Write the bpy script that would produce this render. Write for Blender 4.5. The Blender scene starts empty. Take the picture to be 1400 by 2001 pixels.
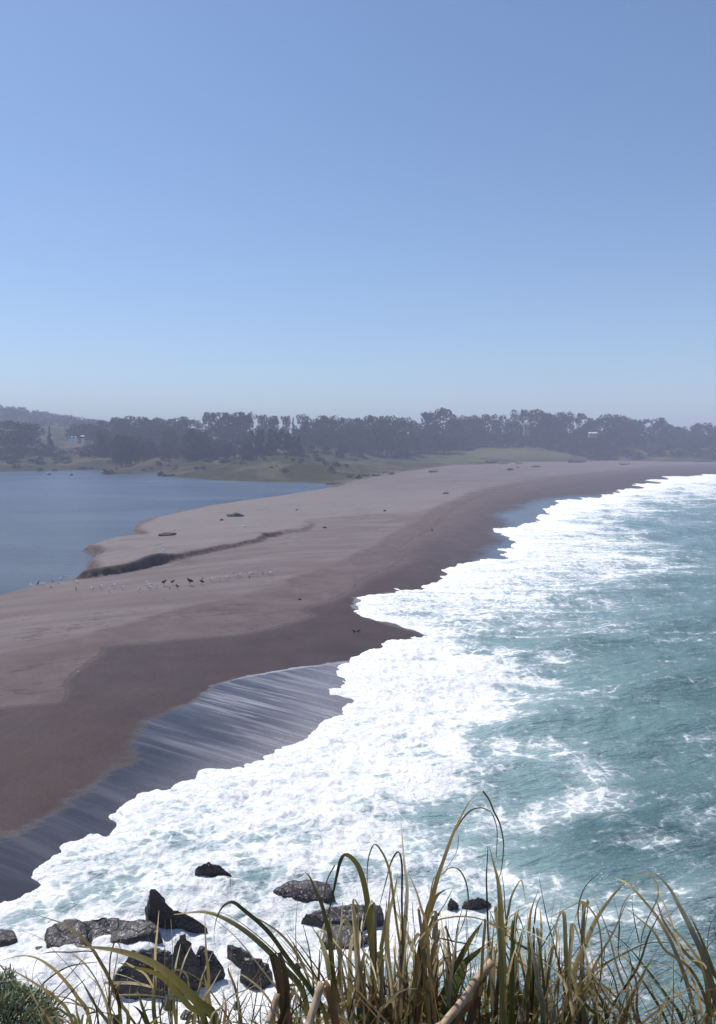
import bpy, bmesh, math, random
import numpy as np
from mathutils import Vector
PI = math.pi
SC = bpy.context.scene
COL = SC.collection
# ------------------------------------------------------------------ camera, sky, sun, exposure
H, FPX, UC, VC, VH = 16.0, 1450.0, 700.0, 1000.5, 868.0
PITCH = math.atan((VC - VH) / FPX)
cam_d = bpy.data.cameras.new('camera'); cam = bpy.data.objects.new('camera', cam_d); COL.objects.link(cam)
cam.location = (0, 0, H); cam.rotation_euler = (PI / 2 - PITCH, 0, 0)
cam_d.sensor_fit = 'VERTICAL'; cam_d.sensor_height = 36.0; cam_d.sensor_width = 36.0
cam_d.lens = 36.0 * FPX / 2001.0
cam_d.clip_start = 0.05; cam_d.clip_end = 20000
SC.camera = cam
SUN_EL, SUN_AZ = math.radians(58), math.radians(-48)      # azimuth measured from +Y towards +X
wd = bpy.data.worlds.new('World'); SC.world = wd; wd.use_nodes = True
wn, wl = wd.node_tree.nodes, wd.node_tree.links
bgn = wn['Background']
sky = wn.new('ShaderNodeTexSky'); sky.sky_type = 'NISHITA'; sky.sun_disc = False
sky.sun_elevation = SUN_EL; sky.sun_rotation = SUN_AZ
sky.altitude = 0; sky.air_density = 1.0; sky.dust_density = 0.4; sky.ozone_density = 4.0
tint = wn.new('ShaderNodeMix'); tint.data_type = 'RGBA'; tint.blend_type = 'MULTIPLY'; tint.inputs[0].default_value = 1.0; tint.inputs[7].default_value = (0.965, 0.99, 1.03, 1)
wl.new(sky.outputs[0], tint.inputs[6]); wl.new(tint.outputs[2], bgn.inputs[0]); bgn.inputs[1].default_value = 0.122
sun_d = bpy.data.lights.new('sun', 'SUN'); sun = bpy.data.objects.new('sun', sun_d); COL.objects.link(sun)
sun_d.energy = 4.9; sun_d.angle = math.radians(0.5); sun_d.color = (1.0, 0.955, 0.89)
sdir = Vector((math.sin(SUN_AZ) * math.cos(SUN_EL), math.cos(SUN_AZ) * math.cos(SUN_EL), math.sin(SUN_EL)))
sun.rotation_euler = sdir.to_track_quat('Z', 'Y').to_euler()
SC.view_settings.view_transform = 'Standard'; SC.view_settings.look = 'None'
SC.view_settings.exposure = 0.0; SC.view_settings.gamma = 1.0
SC.render.engine = 'CYCLES'
SC.cycles.caustics_reflective = False; SC.cycles.caustics_refractive = False
SC.cycles.sample_clamp_indirect = 4.0; SC.cycles.sample_clamp_direct = 12.0
SC.cycles.use_denoising = True
SC.cycles.max_bounces = 6; SC.cycles.diffuse_bounces = 2; SC.cycles.glossy_bounces = 3
SC.cycles.transmission_bounces = 4; SC.cycles.volume_bounces = 1; SC.cycles.transparent_max_bounces = 6

# ------------------------------------------------------------------ photo geometry helpers
cp, sp = math.cos(PITCH), math.sin(PITCH)
def ray(u, v):
    a, b = (u - UC) / FPX, (v - VC) / FPX
    return np.array([a, cp - b * sp, -sp - b * cp])
def at_z(u, v, z=0.0):
    r = ray(u, v); t = (z - H) / r[2]
    return np.array([r[0] * t, r[1] * t])
def at_d(u, v, d):                     # a point d metres in front of the lens plane
    return Vector(ray(u, v) * d) + Vector((0, 0, H))
def W(pts, z=0.0):
    return np.array([at_z(u, v, z) for u, v in pts])

# ------------------------------------------------------------------ numpy noise and distances
def _hash(ix, iy, seed):
    h = (ix.astype(np.int64) * 374761393 + iy.astype(np.int64) * 668265263 + seed * 974711) & 0xffffffff
    h = ((h ^ (h >> 13)) * 1274126177) & 0xffffffff
    h = (h ^ (h >> 16)) & 0xffffff
    return h / float(0xffffff)
def vnoise(x, y, seed=0):
    x = np.asarray(x, float); y = np.asarray(y, float)
    ix, iy = np.floor(x), np.floor(y); fx, fy = x - ix, y - iy
    fx = fx * fx * fx * (fx * (fx * 6 - 15) + 10); fy = fy * fy * fy * (fy * (fy * 6 - 15) + 10)
    a, b = _hash(ix, iy, seed), _hash(ix + 1, iy, seed)
    c, d = _hash(ix, iy + 1, seed), _hash(ix + 1, iy + 1, seed)
    return (a * (1 - fx) + b * fx) * (1 - fy) + (c * (1 - fx) + d * fx) * fy - 0.5
def fbm(x, y, octv=4, seed=0, gain=0.5):
    s, a, f = 0, 1.0, 1.0
    for i in range(octv):
        s = s + a * vnoise(x * f + 17.3 * i, y * f - 9.1 * i, seed + i); a *= gain; f *= 2.03
    return s
def sstep(a, b, x):
    t = np.clip((x - a) / (b - a), 0, 1); return t * t * (3 - 2 * t)
def pdist(P, L, closed=False):
    P = np.asarray(P, float); out = np.full(len(P), 1e18)
    L2 = np.vstack([L, L[:1]]) if closed else L
    for a, b in zip(L2[:-1], L2[1:]):
        d = b - a; q = P - a
        t = np.clip((q @ d) / max(d @ d, 1e-12), 0, 1)
        e = q - t[:, None] * d
        out = np.minimum(out, (e * e).sum(1))
    return np.sqrt(out)
def inside(P, L):
    x, y = P[:, 0], P[:, 1]; r = np.zeros(len(P), bool)
    for (x0, y0), (x1, y1) in zip(L, np.roll(L, -1, 0)):
        if y0 == y1: continue
        c = ((y0 > y) != (y1 > y)) & (x < (x1 - x0) * (y - y0) / (y1 - y0) + x0); r ^= c
    return r
def sdf(P, poly):                      # positive inside
    d = pdist(P, poly, True); return np.where(inside(P, poly), d, -d)
def sdfl(P, poly, nline):                # signed distance in angle / log-distance to the open outline, + inside poly
    d = pdist(lp(P), lp(poly[:nline])); return np.where(inside(P, poly), d, -d)
def lp(P):                             # angle / log-distance: widths grow with distance
    P = np.asarray(P, float); return np.stack([np.arctan2(P[:, 0], np.maximum(P[:, 1], .5)), np.log(np.maximum(np.hypot(P[:, 0], P[:, 1]), 1))], 1)

# ------------------------------------------------------------------ outlines of the place (read off the photograph, laid on the ground)
MEAN_PX = [(-150, 1850), (0, 1790), (150, 1705), (300, 1605), (480, 1515), (640, 1425), (730, 1335), (800, 1250), (860, 1170),
           (930, 1110), (1000, 1060), (1070, 1012), (1150, 980), (1260, 950), (1370, 928), (1500, 914), (1700, 904), (2100, 897), (2600, 893)]
SEAFAR = np.array([[3000., 1500.], [3000., -60.], [-70., -60.], [-70., 24.]])
SEA = np.vstack([W(MEAN_PX), SEAFAR])
LAG_NEAR = [(-900, 1400), (-300, 1240), (-100, 1190), (0, 1163), (30, 1155), (70, 1145), (125, 1135), (178, 1126), (169, 1110), (172, 1097), (192, 1087),
            (160, 1077), (190, 1065), (220, 1056), (275, 1050), (266, 1043), (260, 1037), (270, 1022), (300, 1012), (345, 1002), (405, 988),
            (490, 976), (540, 970), (600, 960), (655, 951)]
LAG_FAR = [(630, 945), (560, 942), (440, 940), (410, 938), (380, 935), (325, 932), (310, 931), (307, 922), (280, 925), (240, 926), (200, 926), (195, 919), (150, 919),
           (100, 920), (0, 922), (-300, 919), (-900, 917)]
LAG = np.vstack([W(LAG_NEAR), W(LAG_FAR)])
SCARP_PX = [(184, 1120), (200, 1119), (218, 1116), (250, 1113), (300, 1105), (345, 1094), (400, 1084), (450, 1074), (500, 1064), (550, 1052), (590, 1042), (603, 1030), (620, 1022), (660, 1017), (720, 1013), (800, 1008)]
SCARP = W(SCARP_PX, 0.8)
SCARP_POLY = np.vstack([SCARP, [[SCARP[-1][0] + 60, 260.]], [[60., 420.]], [[-300., 420.]], [[-300., SCARP[0][1]]]])
VEG_PX = [(-900, 917), (-300, 919), (0, 922), (100, 920), (150, 919), (195, 919), (200, 926), (240, 926), (280, 925), (307, 922), (310, 931), (325, 932), (380, 935),
          (410, 938), (440, 940), (560, 942), (630, 945), (650, 947), (690, 940), (740, 932), (800, 922), (850, 915), (900, 909), (960, 908), (1000, 905),
          (1050, 903), (1120, 903), (1200, 901), (1300, 903), (1400, 903), (1700, 897), (2100, 892), (2600, 888)]
VEG = np.vstack([[at_z(u, v, 0.1 if u < 640 else 1.2) for u, v in VEG_PX], [[2600., 1300.]], [[4000., 6000.]], [[-4000., 6000.]]])

def zland(P):
    P = np.asarray(P, float)
    x, y = P[:, 0], P[:, 1]
    ds = -sdf(P, SEA)                              # + inland
    zs = np.where(ds > 0, 1.5 * (1 - np.exp(-np.maximum(ds, 0) / 17.0)), np.maximum(0.088 * ds, -1.6))
    dl = -sdf(P, LAG)
    ws = sstep(-0.15, 0.55, sdf(P, SCARP_POLY) + 2.4 * fbm(x / 11, y / 11, 4, 5, .42) + .5 * fbm(x / 1.6, y / 1.6, 2, 6))
    yend = SCARP[-1][1]
    ws = ws * (1 - sstep(yend - 70, yend, y))
    zlg = np.where(dl > 0, 1.5 * (1 - np.exp(-np.maximum(dl, 0) / 14.0)) + ws * 0.35 * sstep(0.0, 0.9, dl), np.maximum(0.12 * dl, -1.5))
    k = 0.25
    h = np.clip(0.5 + 0.5 * (zs - zlg) / k, 0, 1)
    z = zs * (1 - h) + zlg * h - k * h * (1 - h)
    z = z + ws * (0.72 + 0.9 * fbm(x / 10, y / 10, 3, 15)) * sstep(0.0, 1.5, dl)
    z = z + 0.20 * np.abs(fbm(x / 1.5, y / 1.1, 3, 92)) * (1 - sstep(0.2, 2.2, pdist(P, SCARP))) + 0.10 * fbm(x / 14, y / 14, 3, 2) * sstep(4, 14, np.minimum(ds, dl + 4)) + 0.012 * fbm(x / 1.3, y / 1.3, 3, 31) * sstep(2, 8, ds)
    dv = sdf(P, VEG)
    g = np.maximum(dv, 0)
    near_left = 1 - sstep(-60, 60, x)
    gr_ = sstep(0, 150, x); rise = (9.0 + 2.2 * gr_) * sstep(25 - 20 * gr_, 190 - 95 * gr_, g) + 3.2 * sstep(0, 40, g) * (0.25 + 0.75 * near_left) + 5 * sstep(150, 420, g) + 16 * sstep(120, 330, g) * (1 - sstep(-330, -130, x))
    hum = (fbm(x / 24, y / 30, 4, 8) + 0.10) * 5.0 * sstep(4, 35, g) * (0.3 + 0.7 * near_left) * (1 - 0.6 * sstep(120, 260, g))
    hum = hum + fbm(x / 5, y / 5, 3, 12) * 0.7 * sstep(1, 10, g)
    return z + rise + np.maximum(hum, -0.6 * rise)
def gz(x, y): return float(zland(np.array([[x, y]]))[0])
def hit(u, v, zoff=0.0):
    r = ray(u, v)
    D = np.concatenate([np.arange(12, 60, .05), np.arange(60, 250, .2), np.arange(250, 900, .7)])
    P = np.stack([r[0] / r[1] * D, D], 1); zz = H + r[2] / r[1] * D
    ok = np.nonzero(zz <= np.maximum(zland(P), 0) + zoff)[0]
    i = ok[0] if len(ok) else len(D) - 1
    return np.array([P[i, 0], P[i, 1]]), max(zland(P[i:i + 1])[0], 0.0)
def hits(px): return np.array([hit(u, v)[0] for u, v in px])

FRONT_PX = [(-60, 1800), (0, 1765), (30, 1756), (42, 1750), (70, 1737), (80, 1732), (80, 1724), (67, 1715), (72, 1702), (80, 1692), (100, 1678), (118, 1665), (122, 1647), (145, 1637), (180, 1637), (215, 1632),
    (225, 1618), (228, 1605), (222, 1597), (235, 1590), (236, 1580), (250, 1570), (268, 1552), (300, 1545), (345, 1535), (380, 1527), (395, 1513), (410, 1507), (450, 1505), (490, 1495), (525, 1477), (555, 1465), (590, 1442), (635, 1410),
    (675, 1385), (685, 1367), (655, 1355), (650, 1340), (670, 1325), (675, 1305), (685, 1290), (700, 1281), (712, 1270), (730, 1265), (775, 1252), (805, 1247), (845, 1242), (815, 1232), (790, 1228), (765, 1220), (725, 1207),
    (705, 1200), (694, 1185), (697, 1172), (688, 1168), (757, 1158), (765, 1154), (790, 1152), (832, 1150), (830, 1145), (860, 1138), (865, 1122), (892, 1112), (895, 1105), (935, 1097), (970, 1090), (1003, 1089), (985, 1082),
    (992, 1070), (1015, 1059), (980, 1045), (967, 1035), (1020, 1024), (1060, 1022), (1040, 1017), (1072, 1005), (1055, 992), (1100, 989), (1077, 980), (1130, 975), (1160, 970), (1205, 964), (1207, 957), (1255, 952),
    (1240, 945), (1285, 943), (1262, 938), (1320, 936), (1305, 932), (1360, 931), (1340, 929), (1400, 926), (1500, 913), (1700, 903), (2100, 896), (2600, 892)]
FRONT = np.vstack([hits(FRONT_PX), SEAFAR])
WET_PX = [(-200, 1690), (-60, 1645), (0, 1625), (30, 1617), (60, 1605), (85, 1585), (100, 1574), (120, 1560), (140, 1548), (165, 1540), (172, 1524), (185, 1515), (200, 1504), (215, 1497), (250, 1486), (245, 1477), (234, 1462), (242, 1446), (255, 1432), (262, 1418),
    (285, 1405), (305, 1398), (330, 1387), (345, 1378), (380, 1365), (398, 1350), (410, 1340), (450, 1328), (480, 1322), (500, 1319), (560, 1307), (615, 1300), (690, 1289), (720, 1280), (790, 1256), (820, 1246), (800, 1236), (740, 1216), (700, 1202), (686, 1186),
    (690, 1168), (757, 1157), (820, 1149), (850, 1138), (860, 1122), (885, 1110), (900, 1098), (925, 1080), (923, 1074), (945, 1062), (960, 1055), (938, 1038), (955, 1030), (968, 1020), (943, 1006), (960, 998), (998, 990), (970, 991), (1005, 982), (1030, 974), (1085, 967), (1145, 965), (1200, 957),
    (1240, 950), (1230, 945), (1300, 932), (1400, 925), (1500, 913), (1700, 903), (2100, 896), (2600, 892)]
WET = np.vstack([hits(WET_PX), SEAFAR])
DAMP_PX = [(-200, 1420), (0, 1385), (50, 1380), (115, 1372), (130, 1350), (125, 1330), (150, 1312), (172, 1297), (182, 1288), (196, 1280), (190, 1264), (240, 1259), (300, 1257), (350, 1250), (460, 1242), (540, 1226), (610, 1204), (577, 1192), (640, 1176), (690, 1150),
    (700, 1135), (780, 1100), (790, 1085), (775, 1075), (800, 1058), (840, 1035), (870, 1008), (900, 985), (960, 962), (1050, 942), (1150, 927), (1300, 914), (1400, 909), (1700, 900), (2600, 890.5)]
DAMP = np.vstack([hits(DAMP_PX), SEAFAR])
MOIST_PX = [(-200, 1310), (0, 1277), (80, 1259), (150, 1246), (200, 1228), (270, 1212), (340, 1190), (420, 1172), (520, 1150), (600, 1118), (680, 1090), (740, 1058), (790, 1028), (860, 985), (940, 955), (1050, 934), (1300, 909), (1700, 898), (2600, 890)]
MOIST = np.vstack([hits(MOIST_PX), SEAFAR])
INNER_PX = [(430, 2100), (560, 2001), (600, 1900), (620, 1800), (660, 1720), (700, 1650), (720, 1590), (790, 1520), (830, 1470), (940, 1420), (1000, 1375), (1015, 1310), (985, 1265), (1060, 1215), (1130, 1180), (1160, 1130),
    (1200, 1090), (1185, 1060), (1130, 1022), (1190, 995), (1290, 966), (1400, 945), (1500, 925), (1700, 910), (2100, 899), (2600, 894)]
INNER = np.vstack([W(INNER_PX), [[3000., 1450.], [3000., -60.], [-5., -60.]]])

# ------------------------------------------------------------------ mesh helpers
def link(name, me, mat=None, parent=None):
    o = bpy.data.objects.new(name, me); COL.objects.link(o)
    if mat is not None: me.materials.append(mat)
    if parent is not None: o.parent = parent
    return o
def tag(o, label=None, cat=None, group=None, kind=None):
    if label: o['label'] = label
    if cat: o['category'] = cat
    if group: o['group'] = group
    if kind: o['kind'] = kind
    return o
def empty(name, loc, rz=0.0):
    o = bpy.data.objects.new(name, None); COL.objects.link(o); o.location = loc; o.rotation_euler = (0, 0, rz); o.empty_display_size = 0.1
    return o
def np_mesh(name, V, F, smooth=True):
    V = np.asarray(V, np.float32); F = np.asarray(F, np.int32); n = F.shape[1]
    me = bpy.data.meshes.new(name)
    me.vertices.add(len(V)); me.vertices.foreach_set('co', V.ravel())
    me.loops.add(F.size); me.loops.foreach_set('vertex_index', F.ravel())
    me.polygons.add(len(F)); me.polygons.foreach_set('loop_start', np.arange(0, F.size, n, dtype=np.int32))
    me.polygons.foreach_set('use_smooth', np.full(len(F), smooth, bool))
    me.update(calc_edges=True); me.validate()
    return me
def attr(me, name, vals):
    a = me.attributes.new(name, 'FLOAT', 'POINT'); a.data.foreach_set('value', np.asarray(vals, np.float32))
def cattr(me, vals):
    a = me.color_attributes.new('Col', 'FLOAT_COLOR', 'POINT')
    v = np.ones((len(vals), 4), np.float32); v[:, :3] = vals; a.data.foreach_set('color', v.ravel())
def polar(th, rr):
    T, Rr = np.meshgrid(th, rr); P = np.stack([(Rr * np.sin(T)).ravel(), (Rr * np.cos(T)).ravel()], 1)
    n, m = len(rr), len(th); i = np.arange(n * m).reshape(n, m)
    F = np.stack([i[:-1, :-1], i[:-1, 1:], i[1:, 1:], i[1:, :-1]], -1).reshape(-1, 4)[:, ::-1]
    return P, F
def sub(V, F, keep):
    F = F[keep]; idx, inv = np.unique(F, return_inverse=True)
    return V[idx], inv.reshape(F.shape), idx

# ------------------------------------------------------------------ node helper
class NT:
    def __init__(s, name):
        s.m = bpy.data.materials.new(name); s.m.use_nodes = True; s.t = s.m.node_tree; s.n = s.t.nodes; s.l = s.t.links
        s.p = s.n['Principled BSDF']; s.out = s.n['Material Output']
    def put(s, sock, v):
        if v is None: return
        if hasattr(v, 'is_output'): s.l.new(v, sock)
        elif isinstance(v, (tuple, list)) and len(v) == 3 and sock.type == 'RGBA': sock.default_value = (*v, 1)
        else: sock.default_value = v
    def pos(s): return s.n.new('ShaderNodeNewGeometry').outputs['Position']
    def attr(s, name):
        a = s.n.new('ShaderNodeAttribute'); a.attribute_name = name; return a
    def f(s, name): return s.attr(name).outputs['Fac']
    def mp(s, vec, scale=(1, 1, 1), rot=0.0, loc=(0, 0, 0)):
        q = s.n.new('ShaderNodeMapping'); s.l.new(vec, q.inputs[0]); q.inputs['Scale'].default_value = scale
        if rot: q.vector_type = 'TEXTURE'; q.inputs['Scale'].default_value = tuple(1 / k for k in scale); rot = -rot      # turn first, then stretch
        q.inputs['Rotation'].default_value = (0, 0, rot); q.inputs['Location'].default_value = loc; return q.outputs[0]
    def noise(s, vec, scale, detail=4, rough=0.55, dist=0.0):
        q = s.n.new('ShaderNodeTexNoise'); s.l.new(vec, q.inputs['Vector']); q.inputs['Scale'].default_value = scale
        q.inputs['Detail'].default_value = detail; q.inputs['Roughness'].default_value = rough; q.inputs['Distortion'].default_value = dist
        return q.outputs['Fac']
    def noisec(s, vec, scale, detail=2):
        q = s.n.new('ShaderNodeTexNoise'); s.l.new(vec, q.inputs['Vector']); q.inputs['Scale'].default_value = scale; q.inputs['Detail'].default_value = detail
        return q.outputs['Color']
    def voro(s, vec, scale, feature='DISTANCE_TO_EDGE', rnd=1.0):
        q = s.n.new('ShaderNodeTexVoronoi'); q.feature = feature; s.l.new(vec, q.inputs['Vector']); q.inputs['Scale'].default_value = scale
        q.inputs['Randomness'].default_value = rnd; return q.outputs['Distance']
    def math(s, op, a, b=0.0, c=0.0):
        q = s.n.new('ShaderNodeMath'); q.operation = op
        for i, v in enumerate((a, b, c)): s.put(q.inputs[i], v)
        return q.outputs[0]
    def add(s, a, b): return s.math('ADD', a, b)
    def mul(s, a, b): return s.math('MULTIPLY', a, b)
    def mad(s, a, b, c): return s.math('MULTIPLY_ADD', a, b, c)
    def ss(s, x, a, b, o0=0.0, o1=1.0):
        q = s.n.new('ShaderNodeMapRange'); q.interpolation_type = 'SMOOTHSTEP'; s.put(q.inputs[0], x)
        s.put(q.inputs[1], a); s.put(q.inputs[2], b); s.put(q.inputs[3], o0); s.put(q.inputs[4], o1); return q.outputs[0]
    def mix(s, fac, a, b):
        q = s.n.new('ShaderNodeMix'); q.data_type = 'RGBA'; s.put(q.inputs[0], fac); s.put(q.inputs[6], a); s.put(q.inputs[7], b); return q.outputs[2]
    def vadd(s, a, b, k=1.0):
        q = s.n.new('ShaderNodeVectorMath'); q.operation = 'MULTIPLY_ADD'; s.l.new(b, q.inputs[0]); q.inputs[1].default_value = (k, k, k); s.l.new(a, q.inputs[2]); return q.outputs[0]
    def bump(s, h, dist, strength=1.0, normal=None):
        q = s.n.new('ShaderNodeBump'); s.put(q.inputs['Height'], h); q.inputs['Distance'].default_value = dist; s.put(q.inputs['Strength'], strength)
        if normal is not None: s.l.new(normal, q.inputs['Normal'])
        return q.outputs[0]
    def set(s, **kw):
        names = dict(color='Base Color', rough='Roughness', spec='Specular IOR Level', ior='IOR', normal='Normal', coat='Coat Weight', metal='Metallic')
        for k, v in kw.items(): s.put(s.p.inputs[names[k]], v)
        return s

# ------------------------------------------------------------------ ground: sand beach and the grassy land behind
def rings(step_px, cap, r0, r1, fine=False):
    r = [r0]
    while r[-1] < r1:
        st = step_px * r[-1] ** 2 / (H * FPX); r.append(r[-1] + max(min(st, cap, .26 if fine and 58 < r[-1] < 122 else 99), 0.02))
    return r
rr = rings(2.4, 2.6, 12.5, 800, True); rr += list(np.geomspace(815, 3000, 30))
th = np.radians(np.concatenate([np.linspace(-62, -31, 45), np.arange(-30.5, 30.5, 0.125), np.linspace(31, 62, 45)]))
P, F = polar(th, np.array(rr))
Zg = zland(P)
# hilly ground at the far left
hillc = at_z(-60, 900, 0); hillc = np.array([-640., 1150.])
def zhill(P):
    x, y = P[:, 0], P[:, 1]
    e = np.exp(-((x - hillc[0]) / 190) ** 2 - ((y - hillc[1]) / 220) ** 2)
    return 40 * e
Zg = Zg + zhill(P)
dv = sdf(P, VEG)
dvn = dv + 3.0 * fbm(P[:, 0] / 6, P[:, 1] / 6, 3, 44) * sstep(300, 420, P[:, 1]) * sstep(-30, 0, P[:, 0])
fv = dvn[F].mean(1)
L = lp(P)
d_damp = sdfl(P, DAMP, len(DAMP_PX)); d_wet = sdfl(P, WET, len(WET_PX)); d_wet = d_wet + 0.007 * np.abs(fbm(lp(P)[:, 0] * 75, lp(P)[:, 1] * 75, 3, 52, .5)) * np.clip(1.5 - np.abs(d_wet) / .03, 0, 1); dw_m = sdf(P, WET)
lagm = -sdf(P, LAG)
scd = pdist(P, SCARP)
V3 = np.column_stack([P, Zg])

def sand_material():
    t = NT('sand'); p = t.pos(); A = SC
    d = t.f('d_damp'); w = t.f('d_wet'); wm = t.f('w_m')
    n1 = t.noise(p, 0.35, 6, 0.6); n2 = t.noise(t.mp(p, (0.35, 1.6, 1), math.radians(-28)), 0.22, 6, 0.62); n3 = t.noise(p, 9.0, 4, 0.65); n4 = t.noise(p, 70.0, 2, .6)
    # dry sand
    dry = t.mix(t.ss(n2, 0.3, 0.7), (0.142, 0.116, 0.115), (0.196, 0.166, 0.164))
    dry = t.mix(t.ss(t.noise(t.mp(p, (0.5, 1.3, 1), math.radians(-20)), 0.05, 5, .6), 0.50, 0.62, 0, .55), dry, (0.138, 0.104, 0.102))
    dry = t.mix(t.mul(t.f('plateau'), .55), dry, (0.225, 0.200, 0.196))
    damp = t.mix(t.ss(n1, 0.3, 0.7), (0.046, 0.030, 0.032), (0.064, 0.044, 0.046))
    damp = t.mix(t.ss(t.noise(p, .10, 6, .65), .45, .65, 0, .5), damp, (0.062, 0.037, 0.030))
    mo = t.add(t.f('d_moist'), t.mul(t.add(n2, -0.5), 0.07)); mzone = t.ss(mo, -0.003, 0.012)
    dry = t.mix(mzone, dry, t.mix(t.ss(n1, .3, .7), (0.112, 0.086, 0.087), (0.146, 0.116, 0.116)))
    fd = t.ss(t.add(d, t.mul(t.add(n1, -0.5), 0.035)), -0.004, t.f('dampw'))
    c = t.mix(t.mul(fd, t.f('dampk')), dry, damp)
    # tide lines: thin dark ragged lines
    tl = t.math('ABSOLUTE', t.add(t.noise(t.mp(p, (.35, .9, 1), math.radians(-25)), 0.12, 6, 0.62), -0.5))
    c = t.mix(t.mul(t.ss(tl, 0.0, 0.012, 1, 0), t.mul(0.55, t.ss(t.noise(p, .06, 2), .42, .6))), c, (0.06, 0.043, 0.042))
    c = t.mix(t.ss(n3, 0.35, 0.75, 0, 0.30), c, t.mix(0.5, c, (0.03, 0.02, 0.02)))
    c = t.mix(t.ss(n4, 0.62, 0.78, 0, 0.5), c, t.mix(0.4, c, (0.02, 0.015, 0.015)))
    c = t.mix(t.mul(t.f('bank'), t.ss(t.noise(p, 0.9, 5, .65), .35, .6, .35, 1.0)), c, (0.078, 0.055, 0.052))     # cut face of the sand ledge and lagoon bank: shade painted over damp sand
    dl_ = t.add(d, t.mul(t.add(n1, -0.5), 0.035)); c = t.mix(t.mul(t.ss(t.math('ABSOLUTE', dl_), 0.0, 0.0025, 1, 0), .45), c, (0.05, 0.035, 0.035))
    sp1 = t.voro(t.vadd(p, t.noisec(p, 1.5, 2), .6), 0.42, 'F1'); c = t.mix(t.mul(t.ss(sp1, 0.035, 0.075, 1, 0), .75), c, (0.035, 0.027, 0.025))     # wrack crumbs and pebbles
    # wet film with backwash streaks running to the sea
    wn_ = t.add(w, t.mul(t.add(t.noise(p, 0.7, 5, .6), -0.5), 0.012)); wn_ = t.add(wn_, t.mul(t.add(t.noise(t.mp(p, (0.25, 2.6, 1), -0.30), 1.0, 5, .6), -0.5), t.mad(t.f('zone'), -.05, .055)))
    fw = t.ss(wn_, 0.0, t.mad(t.f('zone'), -0.031, 0.034))
    s_lo = at_z(365, 1417); s_hi = at_z(500, 1444); ang = math.atan2(*(s_hi - s_lo)[::-1])
    st = t.noise(t.mp(p, (0.10, 2.6, 1), -ang), 1.0, 7, 0.68, 0.25)
    st2 = t.noise(t.mp(p, (0.05, 0.8, 1), -ang, (3, 7, 0)), 1.0, 5, 0.6, 0.3)
    spk = t.noise(p, 22.0, 3, 0.7)
    zone = t.ss(t.noise(p, 0.09, 2), 0.35, 0.6, .35, 1.0)
    zone = t.mul(zone, t.ss(t.f('zone'), 0, 1, 0.10, 1.0))
    stk = t.ss(t.add(st, t.mul(t.add(st2, -0.5), 0.7)), 0.46, 0.72)
    stk = t.mul(stk, zone)
    dots = t.mul(t.ss(t.add(spk, t.mul(st, 0.25)), 0.70, 0.78), t.mul(zone, 0.85))
    wetc = t.mix(t.ss(st2, .35, .65), (0.040, 0.037, 0.047), (0.095, 0.087, 0.097))
    wetc = t.mix(t.mad(t.f('zone'), -.75, .75), wetc, (0.016, 0.016, 0.022))
    wetc = t.mix(t.mul(stk, 0.66), wetc, (0.42, 0.41, 0.44))
    near_ = t.ss(t.f('ff'), -0.10, -0.0, 0, 1); wetc = t.mix(t.mul(t.mul(near_, t.f('zone')), .45), wetc, (0.26, 0.235, 0.235)); dots = t.mul(t.ss(t.add(t.noise(p, 26, 3, .7), t.mad(near_, .10, -.10)), .56, .66), t.mul(t.f('zone'), t.mad(near_, .6, .25)))
    wetc = t.mix(dots, wetc, (0.70, 0.70, 0.72))  # white dots paint sun sparkle as well as foam bubbles
    wetc = t.mix(t.mul(t.ss(wn_, 0.0035, 0.009, 0.75, 0.0), t.f('zone')), wetc, (0.46, 0.43, 0.44))     # thin rim of foam at the edge
    c = t.mix(fw, c, wetc)
    rg = t.mix(fw, t.mix(fd, (0.92,) * 3, (0.62,) * 3), t.mix(stk, (0.17,) * 3, (0.5,) * 3))
    h = t.add(t.mul(n3, 0.6), t.mul(t.noise(p, 2.2, 5, .6), 1.0))
    b = t.bump(h, 0.05, t.math('SUBTRACT', 0.75, t.mul(fw, 0.67)))
    t.set(color=c, rough=rg, spec=t.mix(fw, t.mix(fd, (0.10,) * 3, (0.14,) * 3), (0.5,) * 3), normal=b)
    return t.m
def land_material():
    t = NT('dune_vegetation'); p = t.pos()
    n1 = t.noise(p, 0.035, 5, .6); n2 = t.noise(p, 0.22, 6, .65); n3 = t.noise(p, 1.4, 4, .7)
    g = t.mix(t.ss(n2, .32, .68), (0.026, 0.030, 0.014), (0.066, 0.070, 0.032))
    field = t.mix(t.ss(n2, .3, .7), (0.072, 0.084, 0.034), (0.120, 0.128, 0.052))
    c = t.mix(t.f('field'), g, field)
    c = t.mix(t.ss(t.add(n1, t.mul(n3, .25)), .60, .72, 0, .6), c, (0.15, 0.125, 0.075))
    c = t.mix(t.ss(t.add(t.mul(n3, .6), t.mul(n2, .4)), .50, .62, 0, .75), c, (0.018, 0.023, 0.013))
    sandf = t.ss(t.add(t.f('dv'), t.mul(t.add(n2, -0.5), 26.0)), -3.0, 9.0, 1, 0)
    c = t.mix(t.mul(sandf, t.f('sandy')), c, (0.185, 0.150, 0.135))
    t.set(color=c, rough=.95, spec=.1, normal=t.bump(t.add(n3, n2), 0.8, 0.9))
    return t.m
M_SAND, M_LAND = sand_material(), land_material()
sv, sf, si = sub(V3, F, (fv <= 0) & ((lagm[F].max(1) > -4)))
me = np_mesh('beach', sv, sf)
attr(me, 'dampk', (1 - 0.42 * sstep(55, 130, P[:, 1]))[si]); attr(me, 'd_moist', sdfl(P, MOIST, len(MOIST_PX))[si]); attr(me, 'ff', sdfl(P, FRONT, len(FRONT_PX))[si]); attr(me, 'd_damp', d_damp[si]); attr(me, 'd_wet', d_wet[si]); attr(me, 'w_m', dw_m[si])
attr(me, 'dampw', (0.010 + 0.055 * sstep(38, 170, P[:, 1]))[si])
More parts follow.
